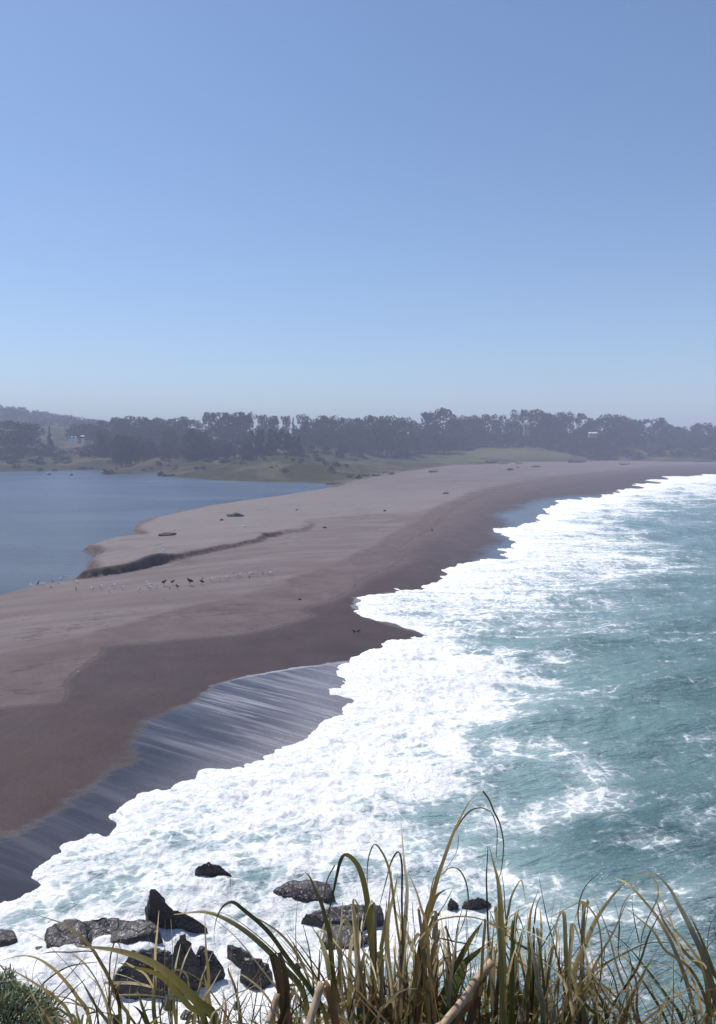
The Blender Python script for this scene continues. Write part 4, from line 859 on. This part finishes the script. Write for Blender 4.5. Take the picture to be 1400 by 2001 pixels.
# tussocks: foot (photo column, distance), label, hand-traced leaves (photo points from foot to tip, width in photo pixels, foot colour, tip colour)
TUS = [
 ((200, 1.75), 'arching grass tussock at far left beside the green cushion bush, leaves sweeping left', [
  ([(190, 1985), (167, 1930), (137, 1891), (111, 1864), (86, 1838), (54, 1823), (0, 1808), (-40, 1805)], 8, DARK, TAN), ([(235, 1980), (216, 1917), (197, 1881), (178, 1851), (154, 1827), (129, 1808), (107, 1799), (64, 1786)], 7, DARK, TAN),
  ([(225, 2001), (210, 1962), (193, 1926), (171, 1891), (150, 1870), (138, 1861)], 14, GREEN, TAN), ([(176, 1994), (150, 1947), (129, 1919), (105, 1894), (75, 1874), (43, 1868), (0, 1877)], 7, OLIVE, TAN), ([(140, 1992), (107, 1949), (75, 1926), (43, 1906), (0, 1885)], 6, OLIVE, TAN),
  ([(212, 2001), (214, 1909), (216, 1870), (223, 1844), (227, 1840), (233, 1846), (238, 1858)], 4, DARK, BROWN), ([(40, 1990), (64, 1951), (90, 1917), (129, 1891), (163, 1883), (190, 1880)], 4, DARK, DARK), ([(50, 1996), (75, 1969), (107, 1936), (137, 1904), (163, 1876), (193, 1864)], 4, DARK, BROWN),
  ([(90, 1990), (107, 1973), (139, 1939), (167, 1913)], 4, DARK, DARK), ([(190, 1862), (171, 1859), (139, 1861), (96, 1861), (77, 1870), (66, 1891), (63, 1925)], 3, DARK, DARK), ([(215, 2001), (193, 1930), (169, 1902), (150, 1872), (137, 1861)], 7, TAN, PALE),
  ([(251, 2001), (239, 1966), (226, 1936), (230, 1926), (245, 1917)], 8, GREEN, TAN), ([(230, 2001), (215, 1984), (195, 1979), (170, 1982)], 20, (.012, .02, .008), DARK), ([(160, 2001), (175, 1975), (150, 1963), (120, 1960), (80, 1975)], 5, TAN, TAN), ([(150, 2001), (133, 1985), (112, 1972), (92, 1990)], 8, OLIVE, OLIVE),
  ([(180, 2001), (140, 1955), (100, 1938), (50, 1915), (0, 1918)], 4, TAN, PALE), ([(170, 2001), (185, 1975), (160, 1965), (130, 1950), (60, 1940)], 4, TAN, TAN)]),
 ((400, 1.8), 'grass tussock with two broad olive leaves arching left across the dark rocks', [
  ([(425, 2001), (386, 1958), (350, 1921), (320, 1896), (286, 1876), (243, 1861), (200, 1853), (150, 1850)], 17, GREEN, TAN), ([(401, 2001), (371, 1969), (339, 1934), (320, 1913), (292, 1898), (264, 1891), (232, 1881)], 14, GREEN, OLIVE),
  ([(305, 2001), (303, 1917), (303, 1874), (307, 1823), (311, 1779)], 9, GREEN, TAN), ([(325, 1960), (322, 1872), (323, 1797)], 5, OLIVE, TAN), ([(304, 1950), (299, 1883), (292, 1840), (286, 1794)], 5, DARK, TAN), ([(337, 1960), (337, 1900), (337, 1844), (334, 1796)], 4, BROWN, TAN),
  ([(330, 1960), (339, 1909), (346, 1876), (353, 1845)], 6, OLIVE, PALE), ([(340, 1960), (350, 1911), (361, 1876), (379, 1838)], 6, OLIVE, PALE), ([(378, 2001), (384, 1960), (389, 1930), (401, 1894), (417, 1858)], 6, DARK, TAN), ([(380, 2001), (397, 1953), (414, 1928), (432, 1895)], 7, OLIVE, PALE),
  ([(205, 1921), (254, 1921), (292, 1928), (302, 1940), (303, 1990)], 6, PALE, TAN), ([(222, 1945), (286, 1945), (345, 1952)], 4, TAN, TAN), ([(290, 2001), (273, 1949), (268, 1935)], 8, GREEN, OLIVE), ([(215, 1900), (250, 1910), (285, 1925), (330, 1940)], 4, PALE, TAN), ([(300, 1930), (285, 1905), (262, 1890), (245, 1880)], 4, TAN, PALE),
  ([(315, 2001), (318, 1960), (313, 1900)], 6, DARK, DARK), ([(332, 2001), (328, 1930), (331, 1900)], 5, DARK, BROWN), ([(390, 2001), (372, 1940), (365, 1905), (345, 1895), (330, 1905)], 4, DARK, TAN), ([(425, 2001), (440, 1960), (470, 1940), (488, 1933)], 3, TAN, TAN), ([(410, 2001), (430, 1970), (455, 1945), (480, 1935), (500, 1925)], 4, TAN, PALE)]),
 ((585, 1.75), 'grass tussock with a dark brown sheath and two thick cut stalks, leaves arching far left', [
  ([(640, 2001), (605, 1930), (565, 1875), (525, 1820), (480, 1780), (452, 1762), (428, 1782), (418, 1830), (430, 1880)], 11, GREEN, DARK), ([(600, 1960), (550, 1885), (500, 1835), (450, 1800), (400, 1782), (340, 1787)], 13, GREEN, TAN), ([(620, 1970), (580, 1905), (540, 1862), (490, 1818), (440, 1786), (395, 1783)], 7, OLIVE, OLIVE),
  ([(612, 1940), (593, 1887), (576, 1857), (546, 1823), (507, 1797), (480, 1787)], 6, OLIVE, TAN), ([(545, 1985), (533, 1964), (507, 1930), (475, 1906), (455, 1900)], 5, BROWN, PALE), ([(614, 1960), (606, 1866), (593, 1808)], 4, DARK, DARK), ([(600, 1950), (577, 1855), (571, 1823), (565, 1795)], 3, DARK, DARK),
  ([(622, 1990), (623, 1917), (625, 1855)], 9, DARK, DARK), ([(640, 1990), (657, 1930), (663, 1883), (657, 1866)], 7, DARK, DARK), ([(655, 2050), (652, 1930), (649, 1886), (645, 1828), (639, 1804), (630, 1770), (617, 1740), (606, 1714), (596, 1704)], 12, (.03, .045, .015), OLIVE),
  ([(645, 1915), (639, 1875), (628, 1843), (619, 1823), (632, 1821), (649, 1834), (664, 1854), (684, 1881)], 10, OLIVE, PALE), ([(655, 1690), (640, 1720), (632, 1760), (630, 1790)], 3, DARK, DARK), ([(450, 1700), (452, 1760)], 1, DARK, DARK), ([(510, 2001), (520, 1930), (540, 1910)], 3, DARK, DARK), ([(470, 2001), (480, 1950), (495, 1935)], 3, DARK, DARK),
  ([(575, 2001), (600, 1975), (640, 1945), (690, 1920), (720, 1905)], 6, GREEN, OLIVE), ([(565, 2001), (590, 1960), (610, 1935), (655, 1895)], 3, DARK, DARK), ([(500, 2001), (490, 1940), (470, 1905), (440, 1890)], 3, DARK, DARK)]),
 ((740, 1.85), 'dense dark-green grass tussock with pale tips, left of the tallest blade', [
  ([(745, 2060), (733, 1918), (726, 1843), (718, 1761), (707, 1710), (694, 1684), (677, 1671), (666, 1682), (658, 1714), (649, 1757), (641, 1789)], 13, GREEN, DARK), ([(790, 1900), (775, 1800), (765, 1720), (758, 1690), (748, 1667), (733, 1650), (722, 1671), (718, 1704), (719, 1742)], 5, OLIVE, DARK),
  ([(782, 2001), (784, 1875), (791, 1800), (795, 1736), (790, 1690), (787, 1650), (783, 1596)], 14, DARK, PALE), ([(686, 2001), (686, 1907), (684, 1881), (687, 1840), (690, 1825)], 13, GREEN, PALE), ([(722, 2050), (714, 1941), (705, 1896), (699, 1854), (690, 1821), (675, 1798), (664, 1815), (654, 1860)], 11, GREEN, PALE),
  ([(745, 2001), (739, 1881), (746, 1854), (754, 1804), (759, 1779), (766, 1702)], 14, GREEN, TAN), ([(760, 2050), (765, 1950), (757, 1850), (760, 1790), (771, 1746), (778, 1706)], 13, (.03, .045, .015), PALE), ([(830, 1985), (814, 1881), (806, 1854), (793, 1821), (778, 1789), (764, 1764)], 12, OLIVE, PALE),
  ([(775, 2001), (788, 1900), (786, 1770), (786, 1690), (778, 1665), (765, 1684), (759, 1706), (750, 1740), (741, 1774), (735, 1798)], 5, DARK, DARK), ([(812, 2001), (812, 1840), (808, 1800), (806, 1757)], 7, DARK, DARK), ([(754, 1945), (748, 1903), (739, 1877), (729, 1861)], 5, DARK, PALE), ([(793, 1929), (784, 1911), (774, 1881), (769, 1848)], 7, BROWN, RUST),
  ([(739, 1993), (754, 1965), (776, 1941), (797, 1933), (816, 1932)], 6, TAN, PALE), ([(797, 2001), (778, 1969), (750, 1952), (720, 1945), (690, 1946), (662, 1948)], 5, PALE, TAN), ([(800, 2050), (796, 1960), (790, 1880), (784, 1800), (775, 1740)], 12, DARK, TAN), ([(770, 2050), (755, 1980), (742, 1900), (752, 1820), (756, 1760)], 11, GREEN, OLIVE),
  ([(704, 1815), (711, 1848), (715, 1860)], 4, DARK, DARK), ([(800, 2050), (815, 1930), (808, 1880), (800, 1850)], 9, (.03, .045, .015), PALE), ([(790, 2001), (795, 1930), (792, 1870), (798, 1835)], 12, OLIVE, PALE), ([(730, 2050), (728, 1980), (738, 1900), (752, 1850)], 14, GREEN, OLIVE)]),
 ((840, 1.85), 'grass tussock carrying the tallest blade, with one sharply folded dark leaf', [
  ([(800, 2060), (812, 1930), (826, 1840), (838, 1779), (846, 1755), (857, 1714), (870, 1676), (887, 1629), (900, 1601), (917, 1569), (942, 1545)], 16, DARK, TAN), ([(887, 1629), (904, 1601), (921, 1584), (939, 1579), (956, 1585), (966, 1599), (972, 1626), (970, 1676)], 3.5, DARK, DARK), ([(944, 1546), (956, 1562), (966, 1586), (977, 1609), (984, 1641), (984, 1667), (980, 1701), (972, 1725)], 4, DARK, DARK),
  ([(836, 1800), (851, 1757), (870, 1740), (882, 1735)], 14, (.02, .03, .01), (.04, .05, .02)), ([(822, 1900), (844, 1806), (857, 1787), (874, 1761), (885, 1737)], 15, DARK, (.03, .04, .015)), ([(836, 1790), (848, 1719), (866, 1708), (879, 1697), (896, 1699), (909, 1719), (915, 1749), (913, 1779), (900, 1819), (887, 1839)], 5, OLIVE, DARK),
  ([(872, 1700), (889, 1672), (895, 1655), (897, 1631)], 3, OLIVE, DARK), ([(850, 1990), (840, 1900), (834, 1811), (825, 1779), (814, 1742), (799, 1708)], 8, BROWN, TAN), ([(838, 2001), (844, 1907), (850, 1873), (848, 1854), (838, 1817)], 12, (.03, .045, .015), PALE), ([(838, 1817), (827, 1828), (816, 1843), (808, 1864)], 7, TAN, RUST),
  ([(825, 1930), (830, 1850), (850, 1805), (878, 1794), (914, 1792), (953, 1801), (1000, 1825)], 8, BROWN, PALE), ([(890, 2001), (884, 1931), (876, 1893), (863, 1850), (852, 1809)], 6, DARK, DARK), ([(850, 2001), (860, 1965), (878, 1925), (904, 1867), (925, 1829), (943, 1803)], 22, GREEN, (.05, .07, .025)), ([(866, 2010), (871, 1968), (904, 1889), (936, 1859), (946, 1848)], 20, GREEN, OLIVE),
  ([(880, 2010), (889, 1946), (914, 1899), (938, 1882)], 20, (.06, .10, .025), OLIVE), ([(818, 2050), (826, 1960), (840, 1900), (846, 1860)], 12, BROWN, BROWN), ([(870, 1810), (879, 1830), (890, 1858)], 4, DARK, DARK), ([(858, 1833), (900, 1842), (925, 1846)], 3, BROWN, BROWN), ([(843, 1890), (880, 1880), (905, 1868)], 4, OLIVE, TAN)]),
 ((985, 1.8), 'straw-tipped grass tussock with a thick slanting cut stalk, centre right', [
  ([(985, 2050), (980, 1850), (977, 1766), (973, 1723), (964, 1686), (956, 1652)], 16, OLIVE, TAN), ([(955, 1850), (952, 1755), (951, 1712), (954, 1653)], 4, DARK, DARK), ([(980, 1950), (988, 1819), (994, 1783), (1001, 1751), (1018, 1721), (1024, 1740), (1028, 1768)], 7, BROWN, PALE), ([(992, 1850), (988, 1783), (986, 1744), (981, 1703)], 4, DARK, BROWN),
  ([(989, 2010), (987, 1914), (988, 1857)], 13, GREEN, OLIVE), ([(1019, 2001), (1032, 1936), (1036, 1871), (1039, 1829)], 12, GREEN, OLIVE), ([(1045, 2001), (1051, 1914), (1056, 1850), (1058, 1807), (1055, 1769)], 11, GREEN, TAN), ([(1040, 2001), (1034, 1829), (1032, 1796), (1033, 1755)], 9, OLIVE, PALE), ([(1036, 1900), (1034, 1840), (1036, 1796), (1041, 1771), (1053, 1738)], 6, BROWN, TAN),
  ([(1040, 1960), (1043, 1829), (1045, 1803), (1049, 1771), (1059, 1749)], 6, DARK, BROWN), ([(1009, 2001), (1011, 1893), (1017, 1854), (1024, 1820), (1029, 1794)], 8, DARK, TAN), ([(970, 2001), (968, 1900), (975, 1820), (985, 1760)], 10, OLIVE, TAN), ([(965, 1990), (960, 1900), (958, 1830), (962, 1740)], 8, BROWN, PALE), ([(987, 1846), (989, 1829), (998, 1815), (1004, 1812)], 10, TAN, PALE),
  ([(930, 1868), (960, 1845), (985, 1832), (1005, 1818)], 5, TAN, PALE), ([(940, 1858), (965, 1830), (1000, 1790), (1030, 1772)], 4, TAN, TAN), ([(955, 1803), (985, 1822), (1015, 1845), (1045, 1860), (1080, 1895)], 4, TAN, TAN), ([(960, 1800), (990, 1812), (1030, 1820), (1070, 1840)], 3.5, TAN, PALE), ([(995, 1835), (1030, 1855), (1070, 1880)], 6, (.03, .04, .02), OLIVE),
  ([(870, 2001), (920, 1985), (970, 1979), (1015, 1977), (1050, 1985), (1085, 1999)], 6, TAN, PALE), ([(955, 2001), (950, 1950), (945, 1920)], 9, (.07, .11, .02), OLIVE), ([(1035, 2010), (1040, 1940), (1040, 1850)], 12, PALE, TAN), ([(965, 1935), (1000, 1900), (1040, 1882), (1060, 1878)], 3, TAN, RUST), ([(1005, 1930), (1015, 1890), (1005, 1850), (995, 1835)], 5, TAN, PALE)]),
 ((1110, 1.9), 'grass tussock with one strong green blade leaning right, tip over the sea', [
  ([(1090, 2050), (1109, 1959), (1124, 1894), (1143, 1847), (1164, 1800), (1186, 1766), (1207, 1740), (1229, 1719)], 13, (.03, .045, .015), TAN), ([(1229, 1730), (1241, 1716), (1259, 1706), (1271, 1710), (1284, 1727), (1287, 1744), (1282, 1764), (1267, 1794), (1256, 1824), (1252, 1851), (1248, 1886)], 3.5, TAN, DARK),
  ([(1090, 2001), (1092, 1936), (1094, 1861), (1092, 1818), (1086, 1773)], 9, DARK, TAN), ([(1122, 2001), (1111, 1946), (1103, 1921), (1086, 1897), (1064, 1880)], 8, TAN, PALE), ([(1105, 2010), (1121, 1969), (1149, 1926), (1175, 1912), (1218, 1894), (1254, 1887), (1304, 1887), (1357, 1877), (1385, 1877)], 7, GREEN, PALE),
  ([(1115, 2010), (1125, 1960), (1143, 1933), (1175, 1896), (1203, 1873), (1233, 1856), (1271, 1851)], 11, GREEN, OLIVE), ([(1201, 2001), (1186, 1969), (1143, 1905), (1100, 1866)], 8, DARK, OLIVE), ([(1215, 2001), (1190, 1955), (1150, 1900), (1110, 1866), (1085, 1850)], 7, GREEN, TAN), ([(1190, 2001), (1160, 1950), (1120, 1900), (1090, 1880)], 7, DARK, OLIVE), ([(1180, 2010), (1150, 1970), (1120, 1930), (1100, 1905)], 9, GREEN, OLIVE), ([(1225, 2001), (1200, 1960), (1165, 1910), (1130, 1878)], 5, DARK, TAN),
  ([(1130, 2001), (1141, 1991), (1169, 1984), (1196, 1989), (1225, 1999)], 6, TAN, PALE), ([(1141, 1850), (1134, 1817), (1130, 1791), (1134, 1757), (1147, 1729), (1169, 1708)], 3, DARK, DARK), ([(1173, 1920), (1177, 1873), (1175, 1834), (1169, 1802), (1156, 1779), (1139, 1763), (1115, 1772), (1080, 1790)], 4, DARK, TAN), ([(1165, 1960), (1178, 1890), (1184, 1842)], 4, DARK, DARK),
  ([(1070, 2010), (1078, 1940), (1072, 1890)], 8, DARK, OLIVE), ([(1140, 2001), (1128, 1960), (1115, 1930)], 5, TAN, TAN), ([(1060, 1850), (1080, 1815), (1100, 1790)], 3, OLIVE, TAN), ([(1210, 2001), (1205, 1930), (1190, 1890), (1175, 1870), (1163, 1862)], 3.5, DARK, DARK), ([(1225, 1976), (1245, 1940), (1262, 1900), (1275, 1870)], 3, DARK, TAN)]),
 ((1400, 1.85), 'grass tussock at far right, long dark leaves leaning left over the sea', [
  ([(1372, 2050), (1364, 2001), (1346, 1926), (1327, 1873), (1310, 1834), (1293, 1804), (1276, 1779), (1239, 1737), (1220, 1723), (1203, 1716)], 15, DARK, TAN), ([(1415, 2001), (1400, 1959), (1376, 1873), (1353, 1821), (1340, 1794), (1325, 1766), (1310, 1738), (1286, 1712), (1268, 1703)], 14, DARK, PALE), ([(1385, 1959), (1374, 1894), (1353, 1858), (1325, 1824), (1301, 1796), (1280, 1775)], 9, OLIVE, TAN),
  ([(1306, 2001), (1276, 1946), (1250, 1907), (1229, 1879), (1207, 1858), (1188, 1840)], 8, DARK, TAN), ([(1334, 1997), (1306, 1952), (1282, 1918), (1250, 1877), (1222, 1845), (1181, 1812)], 9, GREEN, DARK), ([(1387, 1985), (1353, 1899), (1301, 1858), (1278, 1821), (1250, 1796), (1222, 1773)], 7, DARK, TAN), ([(1390, 1999), (1368, 1984), (1336, 1952), (1304, 1935), (1267, 1918), (1229, 1914), (1192, 1922)], 6, OLIVE, TAN),
  ([(1300, 2010), (1334, 1999), (1357, 1986), (1400, 1978)], 7, OLIVE, PALE), ([(1381, 1870), (1387, 1813), (1400, 1788)], 3, DARK, DARK), ([(1380, 1859), (1388, 1845), (1405, 1830)], 3, DARK, DARK), ([(1400, 1930), (1370, 1890), (1340, 1862), (1300, 1805), (1285, 1765), (1275, 1755)], 7, DARK, TAN), ([(1375, 2001), (1360, 1930), (1338, 1880), (1312, 1800), (1286, 1742), (1270, 1735)], 6, TAN, PALE),
  ([(1420, 1980), (1390, 1920), (1385, 1900), (1370, 1880), (1330, 1875)], 7, TAN, PALE), ([(1405, 1905), (1370, 1870), (1330, 1845), (1290, 1832)], 3, TAN, PALE), ([(1420, 1960), (1395, 1900), (1375, 1845), (1350, 1790)], 11, DARK, OLIVE), ([(1252, 2001), (1246, 1930), (1236, 1890), (1223, 1840)], 6, DARK, BROWN), ([(1290, 2001), (1300, 1965), (1270, 1975), (1245, 1990)], 5, TAN, RUST),
  ([(1250, 1843), (1241, 1800), (1236, 1760), (1241, 1723)], 3.5, DARK, DARK), ([(1235, 1950), (1247, 1900), (1252, 1850), (1262, 1810), (1280, 1785)], 4, DARK, DARK), ([(1209, 1840), (1212, 1790), (1222, 1760), (1235, 1745)], 2.5, DARK, DARK), ([(1330, 1920), (1345, 1890), (1365, 1875)], 3, DARK, TAN), ([(1225, 1845), (1240, 1815), (1262, 1793)], 2.5, DARK, DARK)])]
STALKS = {2: [([(512, 2030), (524, 2001), (543, 1941)], 13), ([(590, 2030), (604, 2001), (629, 1920)], 17)], 5: [([(850, 2030), (869, 2000), (904, 1957), (931, 1916), (962, 1879)], 17)]}
SHEATHS = {2: [([(575, 2060), (560, 2001), (548, 1930), (532, 1865)], 24, BROWN, (.07, .035, .025)), ([(660, 2040), (655, 2001), (640, 1935), (633, 1918)], 17, BROWN, RUST), ([(540, 2040), (560, 1960), (556, 1900), (545, 1862)], 14, (.05, .03, .02), BROWN)],
           5: [([(905, 2060), (921, 2000), (940, 1931), (958, 1888)], 20, BROWN, (.12, .07, .05)), ([(880, 2050), (900, 1990), (925, 1960), (940, 1950)], 16, BROWN, RUST)], 4: [([(800, 2050), (815, 1985), (820, 1930), (835, 1880)], 18, BROWN, RUST)], 3: [([(770, 2060), (778, 1990), (790, 1940), (800, 1925)], 17, RUST, BROWN)]}
ts = NT('cut_stalk'); q_ = ts.mp(ts.pos(), (45, 45, 9)); ts.set(color=ts.mix(ts.ss(ts.noise(q_, 1.2, 5, .6), .35, .65), (.30, .20, .12), (.50, .37, .25)), rough=.6, spec=.3); M_STALK = ts.m
RG = random.Random(21)
for ti, ((uf, df), label, leaves) in enumerate(TUS):
    foot = at_d(uf, 2150, df); foot = Vector((foot.x, foot.y, GROUND_Z)); root = empty('grass_tussock', foot); tag(root, label, 'grass tussock', 'grass tussocks on the headland edge')
    def path(px, d0, d1):
        m = len(px); P3 = [np.array(at_d(u, v, d0 + (d1 - d0) * (i / (m - 1)) ** 1.2)) for i, (u, v) in enumerate(px)]
        if px[0][1] > 1955:
            u0 = px[0][0] + (px[0][0] - px[1][0]) * .5; u0 = .5 * u0 + .5 * uf if abs(uf - u0) < 160 else u0 + (60 if uf > u0 else -60)
            b = np.array(at_d(u0, 2150, d0)); P3.insert(0, b)
        return P3
    if 2 < ti < 7:
        for _ in range((22, 16, 26, 14)[ti - 3]):
            u0 = uf + RG.gauss(0, 34); vt = RG.uniform(1762, 1885); ut = u0 + RG.gauss(0, 26)
            px_ = [(u0, 2001), (u0 + (ut - u0) * .3, 2001 + (vt - 2001) * .4), (u0 + (ut - u0) * .65, 2001 + (vt - 2001) * .75), (ut, vt)]
            if RG.random() < .42: sg = RG.choice((-1, 1)); k_ = RG.uniform(.5, 1.3); px_ += [(ut + sg * 7 * k_, vt + 2), (ut + sg * 16 * k_, vt + 26 * k_), (ut + sg * 22 * k_, vt + 52 * k_)]
            leaves.append((px_, RG.uniform(6, 14), RG.choice((DARK, (.03, .045, .015), GREEN, BROWN, DARK)), RG.choice((TAN, PALE, PALE, OLIVE, PALE))))
    for li_, (px, wpx, c0, c1) in enumerate(leaves):
        d0 = df + RG.uniform(-.12, .12); d1 = d0 + RG.uniform(-.25, .35)
        p3 = cr(path(px, d0, d1), 36 if len(px) > 4 else 20)
        mp_ = RG.uniform(1.0, 2.0)
        ribbons_obj('leaf', [ribbon(p3, wpx * d0 / FPX, c0, c1, mp_, ti * 100 + li_, tip=.10 if wpx > 4 else .3)], root)
    for px, wpx, c0, c1 in SHEATHS.get(ti, []):
        p3 = cr(path(px, df - .06, df - .02), 18); ribbons_obj('sheath', [ribbon(p3, wpx * df / FPX, c0, c1, 1.0, 7, tip=.6, twist=.2, fold=.7)], root)
    for px, wpx in STALKS.get(ti, []):
        p3 = cr(path(px, df - .14, df - .08), 14); me = py_mesh('cut_stalk', [tube_np([p - np.array(foot) for p in p3], [wpx / 2.3 * df / FPX * (1.06 - .08 * i / 13) for i in range(14)], 12)])
        link('cut_stalk', me, M_STALK, root)
    # fine undergrowth of the tussock: thin dead leaves and short green ones
    for nm, cnt_, cols, lo, hi, wlo, whi in (('straw_leaves', 22 if 2 < ti < 6 else 8, (BROWN, OLIVE, TAN, PALE), .26, .50, .005, .012), ('dead_leaves', 62, (DARK, BROWN, TAN, DARK, OLIVE, BROWN, PALE), .25, .58, .0018, .0075), ('green_leaves', 46, (GREEN, OLIVE, GREEN, DARK, BROWN), .24, .47, .005, .015)):
        it = []
        for k_ in range(cnt_):
            sp_ = .14 if 2 < ti < 6 else .11
            b = np.array(foot) + np.array([RG.gauss(0, sp_), RG.gauss(.04, .09), 0]); az = RG.uniform(0, 6.28); ln = RG.uniform(lo, hi) * (.8 if ti in (0, 1, 7) else 1); out = RG.uniform(.05, .9)
            dv_ = np.array([math.cos(az), math.sin(az) * .5, 0]); droop = RG.uniform(0, 1.0) ** .7 * 1.15
            pts = [b + dv_ * ln * out * s + np.array([0, 0, ln * (s * 1.15 - droop * .75 * s * s)]) + np.array([RG.uniform(-.012, .012), 0, 0]) for s in (0, .25, .5, .75, 1)]
            c = RG.choice(cols); c2 = c if RG.random() < .25 else RG.choice((TAN, PALE, TAN, RUST))
            it.append(ribbon(cr(pts, 16), RG.uniform(wlo, whi), c, c2, 1.5, RG.randint(0, 9999)))
        ribbons_obj(nm, it, root)

# ------------------------------------------------------------------ green cushion bush at the bottom left
def cushion():
    c = at_d(-22, 2080, 2.05); c = np.array(c); R_ = np.array([.195, .19, .19]); r = np.random.default_rng(3)
    root = empty('cushion_bush', (c[0], c[1], GROUND_Z - .05)); tag(root, 'low grey-green cushion bush with fine needle leaves at bottom left corner', 'bush')
    n = 20000; v = r.normal(size=(n, 3)); v /= np.linalg.norm(v, axis=1)[:, None]; v[:, 2] = np.abs(v[:, 2]) * 1.0 - .35 * (r.random(n) < .4)
    lump = 1 + .30 * fbm(v[:, 0] * 4 + v[:, 2] * 3, v[:, 1] * 4 - v[:, 2] * 2, 3, 4)
    rad = (.84 + .18 * r.random(n) ** .5) * lump
    B = c + v * R_ * rad[:, None]; up = np.array([0, 0, 1.0]); d = v * .8 + up * .25 + r.normal(size=(n, 3)) * .55; d /= np.linalg.norm(d, axis=1)[:, None]
    ln = (.010 + .012 * r.random(n))[:, None]; sd = np.cross(d, r.normal(size=(n, 3))); sd /= np.linalg.norm(sd, axis=1)[:, None]; wd_ = (.0017 + .0012 * r.random(n))[:, None]
    V = np.stack([B - sd * wd_, B + sd * wd_, B + d * ln + sd * wd_ * .5, B + d * ln - sd * wd_ * .5], 1).reshape(-1, 3) - np.array(root.location)
    me = np_mesh('needle_leaves', V, np.arange(len(V)).reshape(-1, 4), False)
    g = r.random(n)[:, None]; col = np.array([[.13, .17, .085]]) * (1 - g) + np.array([[.40, .45, .30]]) * g; col[r.random(n) < .05] = (.2, .16, .09)
    tn = NT('needle_leaf'); tn.set(color=tn.attr('Col').outputs['Color'], rough=.7, spec=.2)
    cattr(me, np.repeat(col, 4, 0)); link('needle_leaves', me, tn.m, root)
    ch = []
    for i in range(46):
        q = r.normal(size=3); q /= np.linalg.norm(q); q[2] = abs(q[2]); e = q * R_ * .8 + c - np.array(root.location)
        ch.append(tube_np([np.array([0, 0, 0.]), e * .5 + r.normal(size=3) * .01, e], [.007, .004, .002], 5))
    link('branches', py_mesh('branches', ch), M_BARK, root)
cushion()
